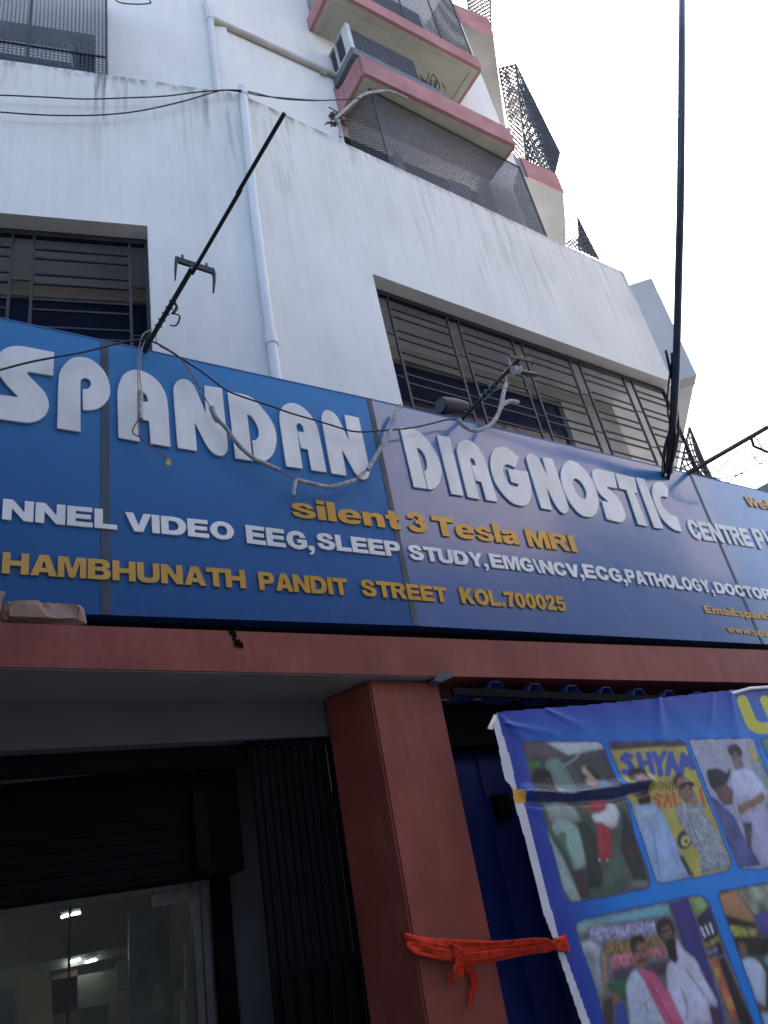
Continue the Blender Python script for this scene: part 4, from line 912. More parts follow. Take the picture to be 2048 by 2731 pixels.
def stroke(pts, w_, col, f, a_=1.0, clip=None, closed=False):
    q = A_(pts, f) if f else pts; d = np.full(PX.shape, 1e9)
    for i in range(len(q) - (0 if closed else 1)):
        x0, y0 = q[i]; x1, y1 = q[(i + 1) % len(q)]; L2 = (x1 - x0) ** 2 + (y1 - y0) ** 2 + 1e-9
        t_ = np.clip(((PX - x0) * (x1 - x0) + (PY - y0) * (y1 - y0)) / L2, 0, 1)
        d = np.minimum(d, np.hypot(PX - x0 - t_ * (x1 - x0), PY - y0 - t_ * (y1 - y0)))
    m_ = np.clip(w_ / 2 - d + .5, 0, 1) * a_
    if clip is not None: m_ = m_ * clip
    IMG[:] = IMG * (1 - m_[..., None]) + lin(col) * m_[..., None]
# ground print: deep blue at the edge to bright azure between the photographs
dl = np.clip((PX - (1345 + (PY - 1900) * .285)) / 260, 0, 1); dt = np.clip((PY - (1900 - (PX - 1325) * .09)) / 170, 0, 1)
k_ = np.clip(np.minimum(dl * 1.5, dt), 0, 1) ** 1.1
IMG[:] = lin('1e3a9e') * (1 - k_[..., None]) + lin('0080dc') * k_[..., None]
IMG *= (1 + .10 * (N2 - .5))[..., None]
# ---- photograph 1: a person with a red scarf facing a seated figure
ph1 = sp([(255,415,1),(270,408),(800,408),(845,430,1),(880,520),(950,690,1),(1020,830,1),(1050,960,1),(1080,1100,1),(1150,1290,1),(1192,1430,1),(1180,1480,1),(1140,1500),(640,1592),(600,1590,1),(570,1550,1),(480,1210),(385,870),(330,750),(300,600)], B1)
m1 = inside(ph1)
stroke(ph1, 7, '0a3f96', None, 1, None, True)
put(m1, lin('4a5550')); IMG[m1] *= (1 + .5 * (N2[m1] - .5))[:, None]
dab([(420,415),(840,410),(860,460),(600,510)], 'c2cbd4', B1, 1, m1)
dab([(250,410),(420,415),(600,520),(560,560),(290,540)], '5b4f55', B1, 1, m1)
dab([(590,520),(870,465),(890,530),(640,590)], '4e4552', B1, 1, m1)
dab([(640,585),(890,530),(955,700),(860,720),(700,720)], '3d4a46', B1, 1, m1)
dab([(830,600),(920,580),(960,700),(880,710)], '4a3146', B1, .8, m1)
dab([(430,560,1),(520,530,1),(600,640,1),(660,790,1),(560,800),(460,680,1)], '6b8a80', B1, 1, m1)
stroke([(560,590),(640,540),(700,480),(760,430)], 4, 'a9b4b4', B1, .8, m1)
ell(350, 580, 55, 22, 0, '3e7a2e', B1, .9, m1)
dab([(330,640,1),(380,605,1),(450,620,1),(480,690,1),(485,770,1),(400,780,1),(330,740,1)], '1b1a1c', B1, 1, m1)
ell(440, 715, 26, 48, -.2, '3d2c28', B1, .9, m1)
dab([(490,750),(650,790),(600,810),(500,800)], 'b9c4c8', B1, 1, m1)
dab([(420,860),(560,850,1),(640,900,1),(680,1000,1),(560,1000),(470,1010,1),(440,960)], '93a09f', B1, 1, m1)
dab([(470,1030,1),(560,980,1),(650,1030,1),(700,1150,1),(735,1280,1),(700,1340,1),(640,1350,1),(560,1200,1)], '8fb0a6', B1, 1, m1)
dab([(500,1110,1),(570,1080,1),(580,1180,1),(640,1330),(560,1270,1)], '3f6a4c', B1, .8, m1)
dab([(430,1060),(490,1160,1),(560,1280,1),(620,1420,1),(690,1580),(620,1590),(560,1500)], '9fb2ad', B1, 1, m1)
dab([(660,1010),(720,1000),(800,1100),(850,1480),(740,1500),(720,1300)], '2b3033', B1, .95, m1)
dab([(620,1370),(700,1350),(760,1560),(690,1575)], '40332f', B1, .9, m1)
dab([(910,1260),(960,1120),(1050,1420),(900,1520),(830,1480)], '4f6258', B1, .9, m1)
dab([(1000,900),(1050,1000),(1140,1290),(1180,1430),(1080,1440),(980,1200)], '22252b', B1, .95, m1)
ell(1075, 1220, 40, 60, -.3, '53291f', B1, .6, m1)
dab([(1030,1480),(1100,1430),(1180,1440),(1170,1480)], '8a9288', B1, .8, m1)
dab([(700,600),(720,590,1),(780,610,1),(820,650,1),(825,700,1),(790,745),(740,745),(715,690)], 'b98f80', B1, 1, m1)
dab([(715,592),(760,590,1),(820,640,1),(850,700),(800,690),(760,640,1)], '33262b', B1, 1, m1)
dab([(700,650),(735,660),(725,690),(705,690)], '1a1c24', B1, 1, m1)
dab([(700,600),(730,600),(720,650),(702,640)], 'd9d2d4', B1, .8, m1)
dab([(800,720),(850,690),(920,730),(850,790)], '3f8fae', B1, 1, m1)
dab([(690,870),(760,880),(770,950),(700,930)], '8a5c4c', B1, 1, m1)
dab([(770,850),(880,830),(920,870),(870,930),(780,920),(740,890)], 'b52430', B1, 1, m1)
dab([(770,950,1),(860,920,1),(890,870,1),(945,880,1),(970,950,1),(950,1030,1),(900,1045,1),(850,1010,1),(790,1000,1)], 'd6d7e0', B1, 1, m1)
dab([(800,1010),(900,1040),(915,1270),(860,1280),(815,1270)], 'b0242c', B1, 1, m1)
stroke([(855,1040),(862,1150),(868,1265)], 3, '7a1520', B1, .8, m1)
stroke([(820,1270),(822,1290)], 4, 'c9b8b8', B1, .9, m1); stroke([(880,1270),(882,1292)], 4, 'c9b8b8', B1, .9, m1)
# ---- photograph 2: two people before a yellow hoarding
ph2 = sp([(895,430,1),(920,415),(1420,405),(1450,425,1),(1560,690),(1670,960),(1740,1150),(1790,1290,1),(1770,1350,1),(1720,1370),(1290,1448),(1245,1430,1),(1200,1290),(1130,1080,1),(1080,940,1),(1050,830),(980,640)], B1)
m2 = inside(ph2); stroke(ph2, 7, '0a3f96', None, 1, None, True)
put(m2, lin('b3a83e')); IMG[m2] *= (1 + .35 * (N2[m2] - .5))[:, None]
dab([(890,410),(1450,400),(1460,440),(910,470)], '443a48', B1, 1, m2)
for pts in ([(1055,520),(1020,505),(995,535),(1040,565),(1062,595),(1040,640),(1005,630)], [(1110,505),(1145,640)], [(1185,500),(1215,640)], [(1128,570),(1200,565)], [(1225,500),(1262,570)], [(1300,495),(1262,570),(1275,650)], [(1328,645),(1348,500),(1402,635)], [(1340,592),(1388,588)], [(1428,640),(1440,505),(1470,580),(1490,520),(1510,600)]):
    stroke(pts, 15, '2b50b4', B1, 1, m2)
for k in range(9):
    x = 1200 + k * 22; stroke([(x, 700 + (k % 3) * 8), (x + 14, 735), (x + 6, 760 + (k % 2) * 10)], 4, '4d4a2a', B1, .9, m2)
for pts in ([(1290,815),(1250,800),(1225,825),(1270,855),(1262,890),(1225,885)], [(1305,890),(1325,800),(1355,885)], [(1372,795),(1390,880),(1430,870)]):
    stroke(pts, 9, 'c05a2c', B1, 1, m2)
stroke([(1570,760),(1600,880)], 9, 'c05a2c', B1, 1, m2)
dab([(1035,660,1),(1060,610,1),(1130,605,1),(1175,650,1),(1180,700),(1040,700)], '1d1a22', B1, 1, m2)
dab([(1075,650),(1140,640),(1180,690),(1150,800),(1100,830)], '8e7268', B1, 1, m2)
dab([(1105,830),(1190,720),(1205,860),(1160,890,1),(1120,880)], '17151b', B1, 1, m2)
dab([(1075,880,1),(1140,880,1),(1230,870,1),(1300,940,1),(1350,1060,1),(1410,1200,1),(1510,1400),(1290,1460),(1240,1420),(1180,1240),(1110,1060)], '8fb0dc', B1, 1, m2, .14)
dab([(1090,900),(1200,880),(1280,960),(1200,1010),(1110,1000)], 'aac6e6', B1, .7, m2)
stroke([(1210,1000),(1240,1180),(1270,1420)], 5, '6f90c4', B1, .7, m2); stroke([(1330,1080),(1360,1200),(1400,1330)], 5, '6888bc', B1, .6, m2)
ell(1455, 1130, 62, 78, .25, '26324c', B1, 1, m2); ell(1462, 1140, 36, 46, .25, 'c2b640', B1, 1, m2); ell(1466, 1145, 14, 16, 0, '26324c', B1, 1, m2)
dab([(1405,1240),(1450,1260),(1520,1400),(1480,1400)], '3a3028', B1, 1, m2)
dab([(1365,690,1),(1400,645,1),(1440,655,1),(1420,760),(1380,740)], '231d22', B1, 1, m2)
dab([(1395,680),(1450,660),(1500,710),(1530,800),(1480,870),(1420,820),(1390,740)], '8c6a5c', B1, 1, m2)
stroke([(1425,745),(1465,715),(1505,725)], 13, '1c1a20', B1, 1, m2)
dab([(1390,900,1),(1430,850),(1500,880),(1540,840),(1590,860),(1610,940,1),(1700,1080,1),(1770,1260,1),(1780,1330),(1570,1390),(1560,1240),(1480,1100),(1400,980)], '8d9aa6', B1, 1, m2, .3, N3)
dab([(1520,780),(1560,850),(1530,900),(1500,860)], '9b7a68', B1, 1, m2)
stroke([(1480,940),(1520,1050),(1570,1180)], 4, '6b7886', B1, .8, m2)
# ---- photograph 3: two people against a pale wall
ph3 = sp([(650,690,1),(680,675),(1420,660),(1470,690,1),(1560,940),(1638,1150),(1900,1900),(1990,2200),(1560,2290),(1350,2290),(1300,2280,1),(1260,2230,1),(1130,1900),(960,1480),(770,1000)], B3)
m3 = inside(ph3); stroke(ph3, 7, '0a3f96', None, 1, None, True)
put(m3, lin('a3a6c2')); IMG[m3] *= (1 + .2 * (N2[m3] - .5))[:, None]
dab([(1340,670),(1480,700),(1700,1300),(1660,1700),(1480,1100)], '7a8a98', B3, 1, m3, .5)
dab([(1380,790),(1420,750),(1500,860),(1550,940),(1480,960)], 'b0a94a', B3, 1, m3); dab([(1490,800),(1540,900),(1580,1050),(1530,960)], '3d9a6a', B3, 1, m3)
dab([(1130,820,1),(1140,750,1),(1230,730,1),(1310,820,1),(1290,930),(1180,900)], '2c2a38', B3, 1, m3)
dab([(1160,870),(1270,850),(1310,930),(1360,1110),(1280,1130),(1200,1000)], '7d6a6c', B3, 1, m3)
dab([(1165,1100,1),(1240,1050,1),(1400,1040,1),(1520,1150,1),(1620,1330),(1620,1480),(1450,1450),(1250,1480),(1200,1300)], 'b4bde0', B3, 1, m3)
dab([(865,1090,1),(900,1035,1),(1020,1040,1),(1110,1090),(1170,1020),(1160,1120),(1110,1250),(1000,1340),(920,1260)], '25203c', B3, 1, m3)
dab([(980,1280),(1110,1230),(1200,1310),(1200,1480),(1100,1500),(1020,1420)], '6a4a50', B3, 1, m3)
dab([(1260,1500),(1440,1420),(1560,1330),(1600,1420),(1450,1520),(1290,1610)], '9a6e58', B3, 1, m3)
dab([(920,1370),(1040,1450),(1230,1640),(1330,1860),(1560,2250),(1290,2290),(1180,2040)], '414a8e', B3, 1, m3, .3)
dab([(1240,1650),(1500,1550),(1638,1640),(1760,1900),(1850,2250),(1560,2280),(1450,2000),(1440,1800)], 'a3a2cc', B3, 1, m3)
dab([(1330,1720),(1440,1700),(1440,2080),(1380,2000)], '3a2e50', B3, .9, m3)
ph4 = sp([(1555,680),(1580,660),(2000,650),(2300,1500),(1900,1500)], B3); m4 = inside(ph4); stroke(ph4, 7, '0a3f96', None, 1, None, True)
put(m4, lin('5f7d6a')); IMG[m4] *= (1 + .5 * (N2[m4] - .5))[:, None]
dab([(1650,900),(1900,900),(1900,1300),(1750,1250)], '2c3a34', B3, .8, m4, .4)
# ---- photograph 5: two people in white, one with a pink sash
ph5 = sp([(105,745,1),(125,705,1),(200,665),(600,580),(1060,485),(1120,492,1),(1170,540,1),(1280,830),(1420,1180),(1560,1560),(1620,1750),(400,1750),(250,1180)], B2)
m5 = inside(ph5); stroke(ph5, 7, '0a3f96', None, 1, None, True)
put(m5, lin('6c6a70')); IMG[m5] *= (1 + .6 * (N1[m5] - .5))[:, None]
dab([(110,700),(850,545),(860,640),(120,740)], '6fb6c8', B2, 1, m5, .2); dab([(110,720),(330,690),(330,740),(130,790)], '8fb39a', B2, .8, m5)
dab([(200,750),(740,680),(760,800),(240,860)], '9d9cc4', B2, 1, m5, .5, N3)
dab([(330,860),(830,800),(830,880),(350,980)], '8f7a42', B2, 1, m5, .5, N3)
dab([(360,970),(840,890),(840,960),(400,1080)], 'c4707e', B2, 1, m5, .4, N3)
dab([(400,1080),(830,1010),(830,1120),(420,1200)], '4a3f58', B2, 1, m5, .4)
dab([(850,540),(1010,500),(1100,760),(1290,1380),(1330,1600),(1200,1600),(1150,1100),(980,900)], '322a80', B2, 1, m5, .1)
dab([(1010,500),(1110,485),(1175,560),(1080,670)], '7c9a5c', B2, 1, m5, .6)
dab([(1080,670),(1180,560),(1310,960),(1190,970)], '23284c', B2, 1, m5)
for k in range(3): stroke([(1120 + k * 34, 740 - k * 16), (1150 + k * 32, 810 - k * 16)], 6, 'c6c8dc', B2, 1, m5)
dab([(1150,870),(1265,800),(1270,850),(1160,910)], 'a79a3a', B2, 1, m5, .5, N3); dab([(1170,930),(1250,890),(1255,940),(1185,960)], '8c86b8', B2, 1, m5, .5, N3)
dab([(1195,1000),(1260,985),(1430,1480),(1380,1500)], 'c8632e', B2, 1, m5, .5); dab([(1225,1070),(1270,1060),(1285,1140),(1240,1150)], 'd8a43a', B2, 1, m5); dab([(1310,1310),(1370,1290),(1400,1400),(1340,1400)], 'd8963a', B2, 1, m5)
dab([(1260,985),(1310,970),(1560,1560),(1440,1520)], '23202a', B2, 1, m5)
dab([(140,870),(220,840),(310,900),(290,1000),(330,1250),(290,1300),(200,1050)], 'a9b6c6', B2, 1, m5, .5)
dab([(310,950),(345,960),(355,1250),(335,1290)], 'c8906c', B2, .9, m5); dab([(350,1190),(510,1150),(520,1330),(420,1300)], '2f6a48', B2, 1, m5)
dab([(320,1330),(400,1290),(410,1517),(320,1540)], '4c3a30', B2, 1, m5); dab([(410,1240),(450,1300),(460,1360),(400,1350)], '9a6850', B2, 1, m5); dab([(420,1350),(500,1350),(540,1560),(420,1560)], '2e44a4', B2, 1, m5)
dab([(510,1220,1),(530,1140,1),(590,1070,1),(680,1100,1),(800,1300,1),(870,1560),(540,1560),(530,1400)], 'b3c2d6', B2, 1, m5, .12)
dab([(840,1060,1),(900,980),(920,820),(980,920,1),(1080,1000,1),(1140,1130,1),(1245,1320,1),(1250,1400),(1180,1380),(1240,1560),(960,1560),(840,1240)], 'bcbfdc', B2, 1, m5, .14)
stroke([(1010,1090),(1080,1190),(1180,1330)], 5, '7c86ae', B2, .7, m5); stroke([(960,1240),(1010,1380),(1000,1480)], 8, 'a08cb4', B2, .7, m5); stroke([(700,1310),(660,1360),(690,1420)], 5, '6f88a8', B2, .7, m5)
dab([(545,870,1),(560,820,1),(620,800,1),(670,850,1),(690,960,1),(690,1040,1),(640,1075,1),(590,1050,1),(560,950,1)], '8c5f50', B2, 1, m5)
dab([(540,880,1),(560,815,1),(620,798,1),(665,850,1),(600,860),(570,960)], '35261f', B2, 1, m5); stroke([(590,925),(640,912)], 5, '2c1f1c', B2, 1, m5); stroke([(615,1005),(660,1000)], 7, '3a2622', B2, .9, m5)
dab([(580,1060),(690,1090),(720,1080),(860,1270),(1000,1560),(850,1560),(750,1370),(660,1180)], 'c8507e', B2, 1, m5, .2)
stroke([(680,1150),(780,1330),(900,1540)], 4, '9c3460', B2, .8, m5)
dab([(745,720,1),(790,665,1),(850,665,1),(890,720,1),(900,800,1),(870,860),(790,830),(760,790)], '1f1b22', B2, 1, m5)
dab([(790,740),(860,710),(885,800),(850,850),(790,820)], '7a584c', B2, 1, m5); stroke([(800,775),(850,755)], 5, '221a1a', B2, 1, m5)
dab([(820,860),(900,820),(930,1000),(900,1030,1),(850,970)], '19161e', B2, 1, m5)
dab([(1190,1360),(1250,1380),(1290,1560),(1220,1560)], '4a3440', B2, 1, m5)
def face(cx_, cy_, w_, tilt, f, clip, dark='2a1d1a'):
    ca, sa = math.cos(tilt), math.sin(tilt); P_ = lambda u, v: (cx_ + (u * ca - v * sa) * w_, cy_ + (u * sa + v * ca) * w_)
    for sgn in (-1, 1):
        stroke([P_(sgn * .18, -.22), P_(sgn * .48, -.24)], w_ * .11 / f[2] + .6, dark, f, .7, clip); ell(*P_(sgn * .32, -.10), w_ * .13, w_ * .07, tilt, dark, f, .8, clip)
    stroke([P_(0, -.05), P_(.03, .2), P_(-.06, .24)], w_ * .08 / f[2] + .4, dark, f, .45, clip); stroke([P_(-.2, .42), P_(.2, .42)], w_ * .10 / f[2] + .5, '5c2f2a', f, .75, clip)
    ell(*P_(-.1, -.42), w_ * .3, w_ * .14, tilt, 'c0937e', f, .35, clip); ell(*P_(.25, .12), w_ * .14, w_ * .16, tilt, 'b58873', f, .35, clip)
face(628, 945, 72, -.12, B2, m5); face(842, 775, 66, -.2, B2, m5); face(1228, 880, 74, .1, B3, m3); face(1470, 760, 62, .25, B1, m2); face(1105, 712, 60, -.05, B1, m2); face(452, 700, 40, -.1, B1, m1)
# ---- photograph 6: a street crowd, cut by the frame
ph6 = sp([(1258,480,1),(1275,450,1),(1320,440),(1800,355),(2200,1700),(1700,1750),(1540,1250)], B2); m6 = inside(ph6); stroke(ph6, 7, '0a3f96', None, 1, None, True)
put(m6, lin('4a443c')); IMG[m6] *= (1 + .8 * (N1[m6] - .5))[:, None]
dab([(1260,470),(1400,430),(1560,680),(1530,720),(1300,640)], 'a87850', B2, 1, m6); dab([(1400,430),(1700,380),(1700,600),(1560,650)], '8a9684', B2, 1, m6, .6)
dab([(1310,640),(1540,700),(1560,740),(1330,720)], '262220', B2, 1, m6); dab([(1340,720),(1480,740),(1510,810),(1370,810)], 'a6ac3c', B2, 1, m6, .3, N3); dab([(1500,740),(1580,760),(1560,810),(1510,800)], 'a39a52', B2, 1, m6, .3)
dab([(1540,640),(1700,580),(1700,800),(1600,800)], '38429a', B2, 1, m6); dab([(1380,820),(1700,820),(1700,960),(1420,960)], '1f1c1e', B2, 1, m6, .4)
dab([(1420,870,1),(1450,850,1),(1490,900,1),(1490,990),(1440,1000)], '7a5a4a', B2, 1, m6)
dab([(1440,1010,1),(1510,980,1),(1580,1010,1),(1640,1100),(1640,1380),(1560,1330),(1500,1180)], 'aebfda', B2, 1, m6)
dab([(1620,1000),(1700,900),(1700,1100)], '3f9ab8', B2, 1, m6); dab([(1570,1340),(1660,1400),(1660,1440),(1600,1410)], '7c5a48', B2, 1, m6); dab([(1600,1420),(1800,1440),(1800,1600),(1660,1600)], '86b0c8', B2, 1, m6)
# ---- headline letter and the dark fold of the tear
stroke([(1310,190),(1410,430),(1450,490),(1520,525),(1600,530),(1720,500)], 30, 'c2bf3c', B3, 1)
stroke([(1590,170),(1700,420)], 22, 'c2bf3c', B3, 1)
tear = A_([(275,790),(420,785),(620,795),(760,765),(960,740),(1120,700),(1190,700),(1180,760),(1080,790),(940,830),(760,845),(560,852),(290,855)], B1)
put(inside(tear), lin('1c2a6e'), .95)
for _ in range(1):
    pad = np.pad(IMG, ((1, 1), (1, 1), (0, 0)), 'edge')
    IMG = (pad[:-2, 1:-1] + pad[2:, 1:-1] + pad[1:-1, :-2] + pad[1:-1, 2:] + 2 * pad[1:-1, 1:-1]) / 6
IMG *= .88 * (1 + .07 * (N3 - .5))[..., None]
stroke([(235,770),(420,778),(600,790),(760,760),(960,738)], 3, 'b8bcd0', B1, .7)  # pale highlight painted along the upper lip of the tear
for (cx_, cy_, r_) in ((1110,665,22),(1450,700,22)): ell(cx_ + 10, cy_, r_, r_ * .7, 0, 'b08c7c', B1, .5)
phm = np.clip(m1 * 1. + m2 + m3 + m4 + m5 + m6, 0, 1)[..., None]
tint = np.stack([blur_noise(9, 21), blur_noise(9, 22), blur_noise(9, 23)], -1) - .5; fine_ = (blur_noise(3, 24) - .5)[..., None]
lum = IMG.mean(-1, keepdims=True)
IMG = IMG * (1 - phm) + phm * np.clip((IMG * .86 + lum * .14) * (1 + .10 * tint + .24 * fine_), 0, 1)
# white unprinted margin
margin = A_([(70,190),(75,225),(135,430),(175,560),(215,760),(270,860),(330,1120),(470,1659)], B1) + A_([(755,1215),(890,1589),(935,1720)], B4) + A_([(895,1720),(850,1589),(725,1215)], B4) + A_([(400,1659),(300,1240),(250,1050),(195,870),(175,745),(120,690),(80,450),(45,310)], B1)
outline_left = A_([(45,290),(80,450),(120,690),(175,745),(195,870),(250,1050),(300,1240),(400,1659)], B1) + A_([(725,1215),(850,1589),(895,1720),(960,1900)], B4)
mm = inside(margin); put(mm, lin('c4c6cf')); IMG[mm] *= (1 + .12 * (N2[mm] - .5))[:, None]
put(inside(A_([(172,750),(260,770),(292,855),(190,868)], B1)), lin('d09a34'))
body = A_([(66,188),(430,158),(700,138),(1250,86),(1659,40)], B1) + [(2048, 1831), (2600, 1790), (2600, 3300)] + list(reversed(outline_left))
keep = inside(body) & (PX < 2160) & (PY < 2860)
# cloth relief: creases falling from the top edge, a billow at the tear
dY = np.zeros(PX.shape)
for (x0, y0, x1, y1, wd, h) in ((1754,1865,1765,1990,13,.012), (1900,1850,1890,1990,10,.006), (1945,1850,1975,2010,12,.007), (1345,1930,1480,1960,9,.010), (1460,1895,1545,1935,8,.008), (1400,2140,1470,2180,14,.010), (1340,1915,1400,1975,10,.008)):
    L2 = (x1 - x0) ** 2 + (y1 - y0) ** 2; t_ = np.clip(((PX - x0) * (x1 - x0) + (PY - y0) * (y1 - y0)) / L2, 0, 1)
    d = np.hypot(PX - x0 - t_ * (x1 - x0), PY - y0 - t_ * (y1 - y0)); dY -= h * np.exp(-(d / (wd * (.5 + t_))) ** 2) * (1 - .5 * t_)
dY += .018 * (blur_noise(60, 8) - .5) + .006 * (blur_noise(22, 9) - .5)
for (pts, h, wd) in ((A_([(275,770),(620,785),(960,730),(1190,700)], B1), -.035, 12), (A_([(290,860),(620,852),(940,832),(1180,765)], B1), .025, 10)):
    d = np.full(PX.shape, 1e9)
    for (x0, y0), (x1, y1) in zip(pts[:-1], pts[1:]):
        L2 = (x1 - x0) ** 2 + (y1 - y0) ** 2; t_ = np.clip(((PX - x0) * (x1 - x0) + (PY - y0) * (y1 - y0)) / L2, 0, 1)
        d = np.minimum(d, np.hypot(PX - x0 - t_ * (x1 - x0), PY - y0 - t_ * (y1 - y0)))
    dY += h * np.exp(-(d / wd) ** 2)
h_, w2 = PX.shape; idx = np.arange(h_ * w2).reshape(h_, w2)
fk = keep[:-1, :-1] & keep[1:, :-1] & keep[:-1, 1:] & keep[1:, 1:]
quads = np.stack([idx[:-1, :-1][fk], idx[:-1, 1:][fk], idx[1:, 1:][fk], idx[1:, :-1][fk]], -1)
used = np.unique(quads); remap = np.full(h_ * w2, -1); remap[used] = np.arange(len(used)); quads = remap[quads]
vv = np.stack([GX.ravel()[used] - 5.5, dY.ravel()[used], GZ.ravel()[used] - .5], -1)
me = bpy.data.meshes.new('printed_sheet'); me.from_pydata(vv.tolist(), [], quads.tolist())
ca = me.color_attributes.new('print', 'FLOAT_COLOR', 'POINT')
ca.data.foreach_set('color', np.concatenate([np.clip(IMG.reshape(-1, 3)[used], 0, 1), np.ones((len(used), 1))], 1).astype(np.float32).ravel())
me.polygons.foreach_set('use_smooth', [True] * len(quads)); me.update()
m, t, b = new_mat('printed_flex'); vc = t.nodes.new('ShaderNodeVertexColor'); vc.layer_name = 'print'
t.links.new(vc.outputs[0], b.inputs['Base Color']); b.inputs['Roughness'].default_value = .45; b.inputs['Specular IOR Level'].default_value = .35
me.materials.append(m); o = bpy.data.objects.new('printed_sheet', me); COL.objects.link(o); o.parent = bn
# torn white corner flap
fl = A_([(0,312),(52,203),(74,236),(38,322)], B1); q = [at(x, y, YB - .015 + .01 * i) for i, (x, y) in enumerate(fl)]
MB().prism(q, (0, .003, 0)).build('torn_corner', MT['white_metal'], bn)
MB().tube([at(1950, 1850, YB - .01), at(2000, 1836, YB - .02), at(2060, 1832, YB - .01)], .016, 6).build('rolled_edge', MT['white_metal'], bn)

# ------------------------------------------------------------------ red cloth tie
ct = thing('cloth_tie', 'orange red cloth strip tied from the pillar to the banner', 'cloth', at(1075, 2510, 4.38))
yb = 4.205
def pleated(name, ctrl, width, nply=9, amp=.010, seed=1, twist=.0):
    path = cr([at(*c_) for c_ in ctrl], 8); n = len(path); r_ = random.Random(seed); ph = [r_.uniform(0, 6.3) for _ in range(nply)]
    mb = MB(); rows = []
    for i, p in enumerate(path):
        u = i / (n - 1); wd = width(u); row = []
        for j in range(nply):
            v = j / (nply - 1) - .5; a_ = v * wd + .004 * math.sin(u * 17 + ph[j])
            tw_ = twist * math.sin(u * 5 + 1)
            row.append(p + V3(.004 * math.sin(ph[j] + u * 9), -(amp * (1 if j % 2 else -1) * (.6 + .4 * math.sin(u * 11 + ph[j]))) * min(1, wd / .05) + tw_ * v, a_))
        rows.append(row)
    vs = [q for row in rows for q in row] + [q + V3(0, .006, 0) for row in rows for q in row]; N_ = n * nply; fs = []
    for i in range(n - 1):
        for j in range(nply - 1):
            k = i * nply + j; fs.append((k, k + nply, k + nply + 1, k + 1)); fs.append((N_ + k, N_ + k + 1, N_ + k + nply + 1, N_ + k + nply))
    mb.add(vs, fs, True); return mb.build(name, MT['cloth'], ct)
main = [(1078, 2507, 4.52), (1086, 2512, 4.40), (1130, 2522, 4.385), (1190, 2534, 4.38), (1250, 2538, 4.36), (1320, 2535, 4.33), (1400, 2527, 4.29), (1450, 2521, 4.22), (1478, 2521, 4.195)]
pleated('band', main, lambda u: (.075 + .05 * math.sin(PI * min(1, u * 1.15))) * (1 - .0 * u) if u < .9 else .03 + .09 * (1 - u) * 6, 11, .011, 3, .04)
pleated('band', [(x, y + 13 - abs(x - 1240) * .05, Y - .012) for x, y, Y in main[1:7]], lambda u: .02 + .035 * math.sin(PI * u), 7, .009, 5)
pleated('knot', [(1466, 2521, 4.205), (1480, 2520, 4.19), (1500, 2518, 4.185), (1515, 2517, 4.195)], lambda u: .035 + .075 * u, 7, .012, 8)
pleated('knot', [(1203, 2530, 4.36), (1222, 2540, 4.34), (1240, 2548, 4.36)], lambda u: .06 + .02 * math.sin(PI * u), 7, .012, 9)
def hang(name, pts, wds, seed):
    path = cr([at(*c_) for c_ in pts], 6); n = len(path); r_ = random.Random(seed); mb = MB(); vs = []; q_ = 6
    for i, p in enumerate(path):
        wd = np.interp(i / (n - 1), np.linspace(0, 1, len(wds)), wds)
        for j in range(q_): vs.append(p + V3((j / (q_ - 1) - .5) * wd + .003 * math.sin(i * .9 + j), -.008 * (1 if j % 2 else -1) - .004 * math.sin(i * .6 + j), .004 * r_.uniform(-1, 1)))
    m_ = len(vs); vs = vs + [v + V3(0, .006, 0) for v in vs]; fs = []
    for i in range(n - 1):
        for j in range(q_ - 1):
            k = i * q_ + j; fs += [(k, k + 1, k + q_ + 1, k + q_), (m_ + k, m_ + k + q_, m_ + k + q_ + 1, m_ + k + 1)]
    mb.add(vs, fs, True); mb.build(name, MT['cloth'], ct)
hang('tail', [(1220, 2540, 4.345), (1228, 2560, 4.34), (1222, 2585, 4.35), (1221, 2606, 4.36)], [.045, .055, .075, .07], 2)
hang('tail', [(1206, 2588, 4.37), (1201, 2605, 4.38), (1200, 2624, 4.385)], [.03, .02, .022], 3)
hang('tail', [(1236, 2548, 4.38), (1252, 2585, 4.395), (1266, 2612, 4.395), (1260, 2650, 4.40), (1254, 2682, 4.40)], [.05, .05, .045, .03, .03], 4)

# ------------------------------------------------------------------ lamp arms over the sign
def arm(px0, px1, z0, z1, r, name, label, bend=None):
    a_, c_ = onz(*px0, z0), onz(*px1, z1)
    t = thing(name, label, 'lamp arm', a_, 'iron lamp arms over the signboard'); return t, a_, c_
t, a_, c_ = arm((392, 922), (759, 301), 5.68, 6.0, .025, 'lamp_arm', 'long bare iron arm reaching up from the sign over the letter A')
m1 = a_.lerp(c_, .38); off = V3(.012, 0, -.006)
MB().tube([a_ + V3(0, .12, -.03), a_, m1 - V3(.004, 0, 0)], .0195, 8).build('lower_pole', MT['iron'], t)
MB().tube([a_.lerp(c_, .36) + off, a_.lerp(c_, .72) + off * .6], .015, 8).build('upper_pole', MT['iron'], t)
MB().tube([a_.lerp(c_, .70) + off * .2, c_], .0145, 8).build('upper_pole', MT['iron'], t)
Yk = a_.lerp(c_, .355).y
cb = MB(); cb.bar(at(467, 691, Yk), at(571, 725, Yk), .05, .02, (0, 1, 0)); cb.build('crossbar', MT['iron'], t)
MB().tube([at(470, 694, Yk), at(468, 720, Yk), at(467, 748, Yk)], [.012, .010, .005], 6).build('hook', MT['iron'], t)
MB().tube(cr([at(568, 722, Yk), at(571, 735, Yk), at(571, 755, Yk), at(569, 781, Yk)], 3), [.016] * 4 + [.012] * 3 + [.010, .009, .007], 6).build('hook', MT['iron'], t)
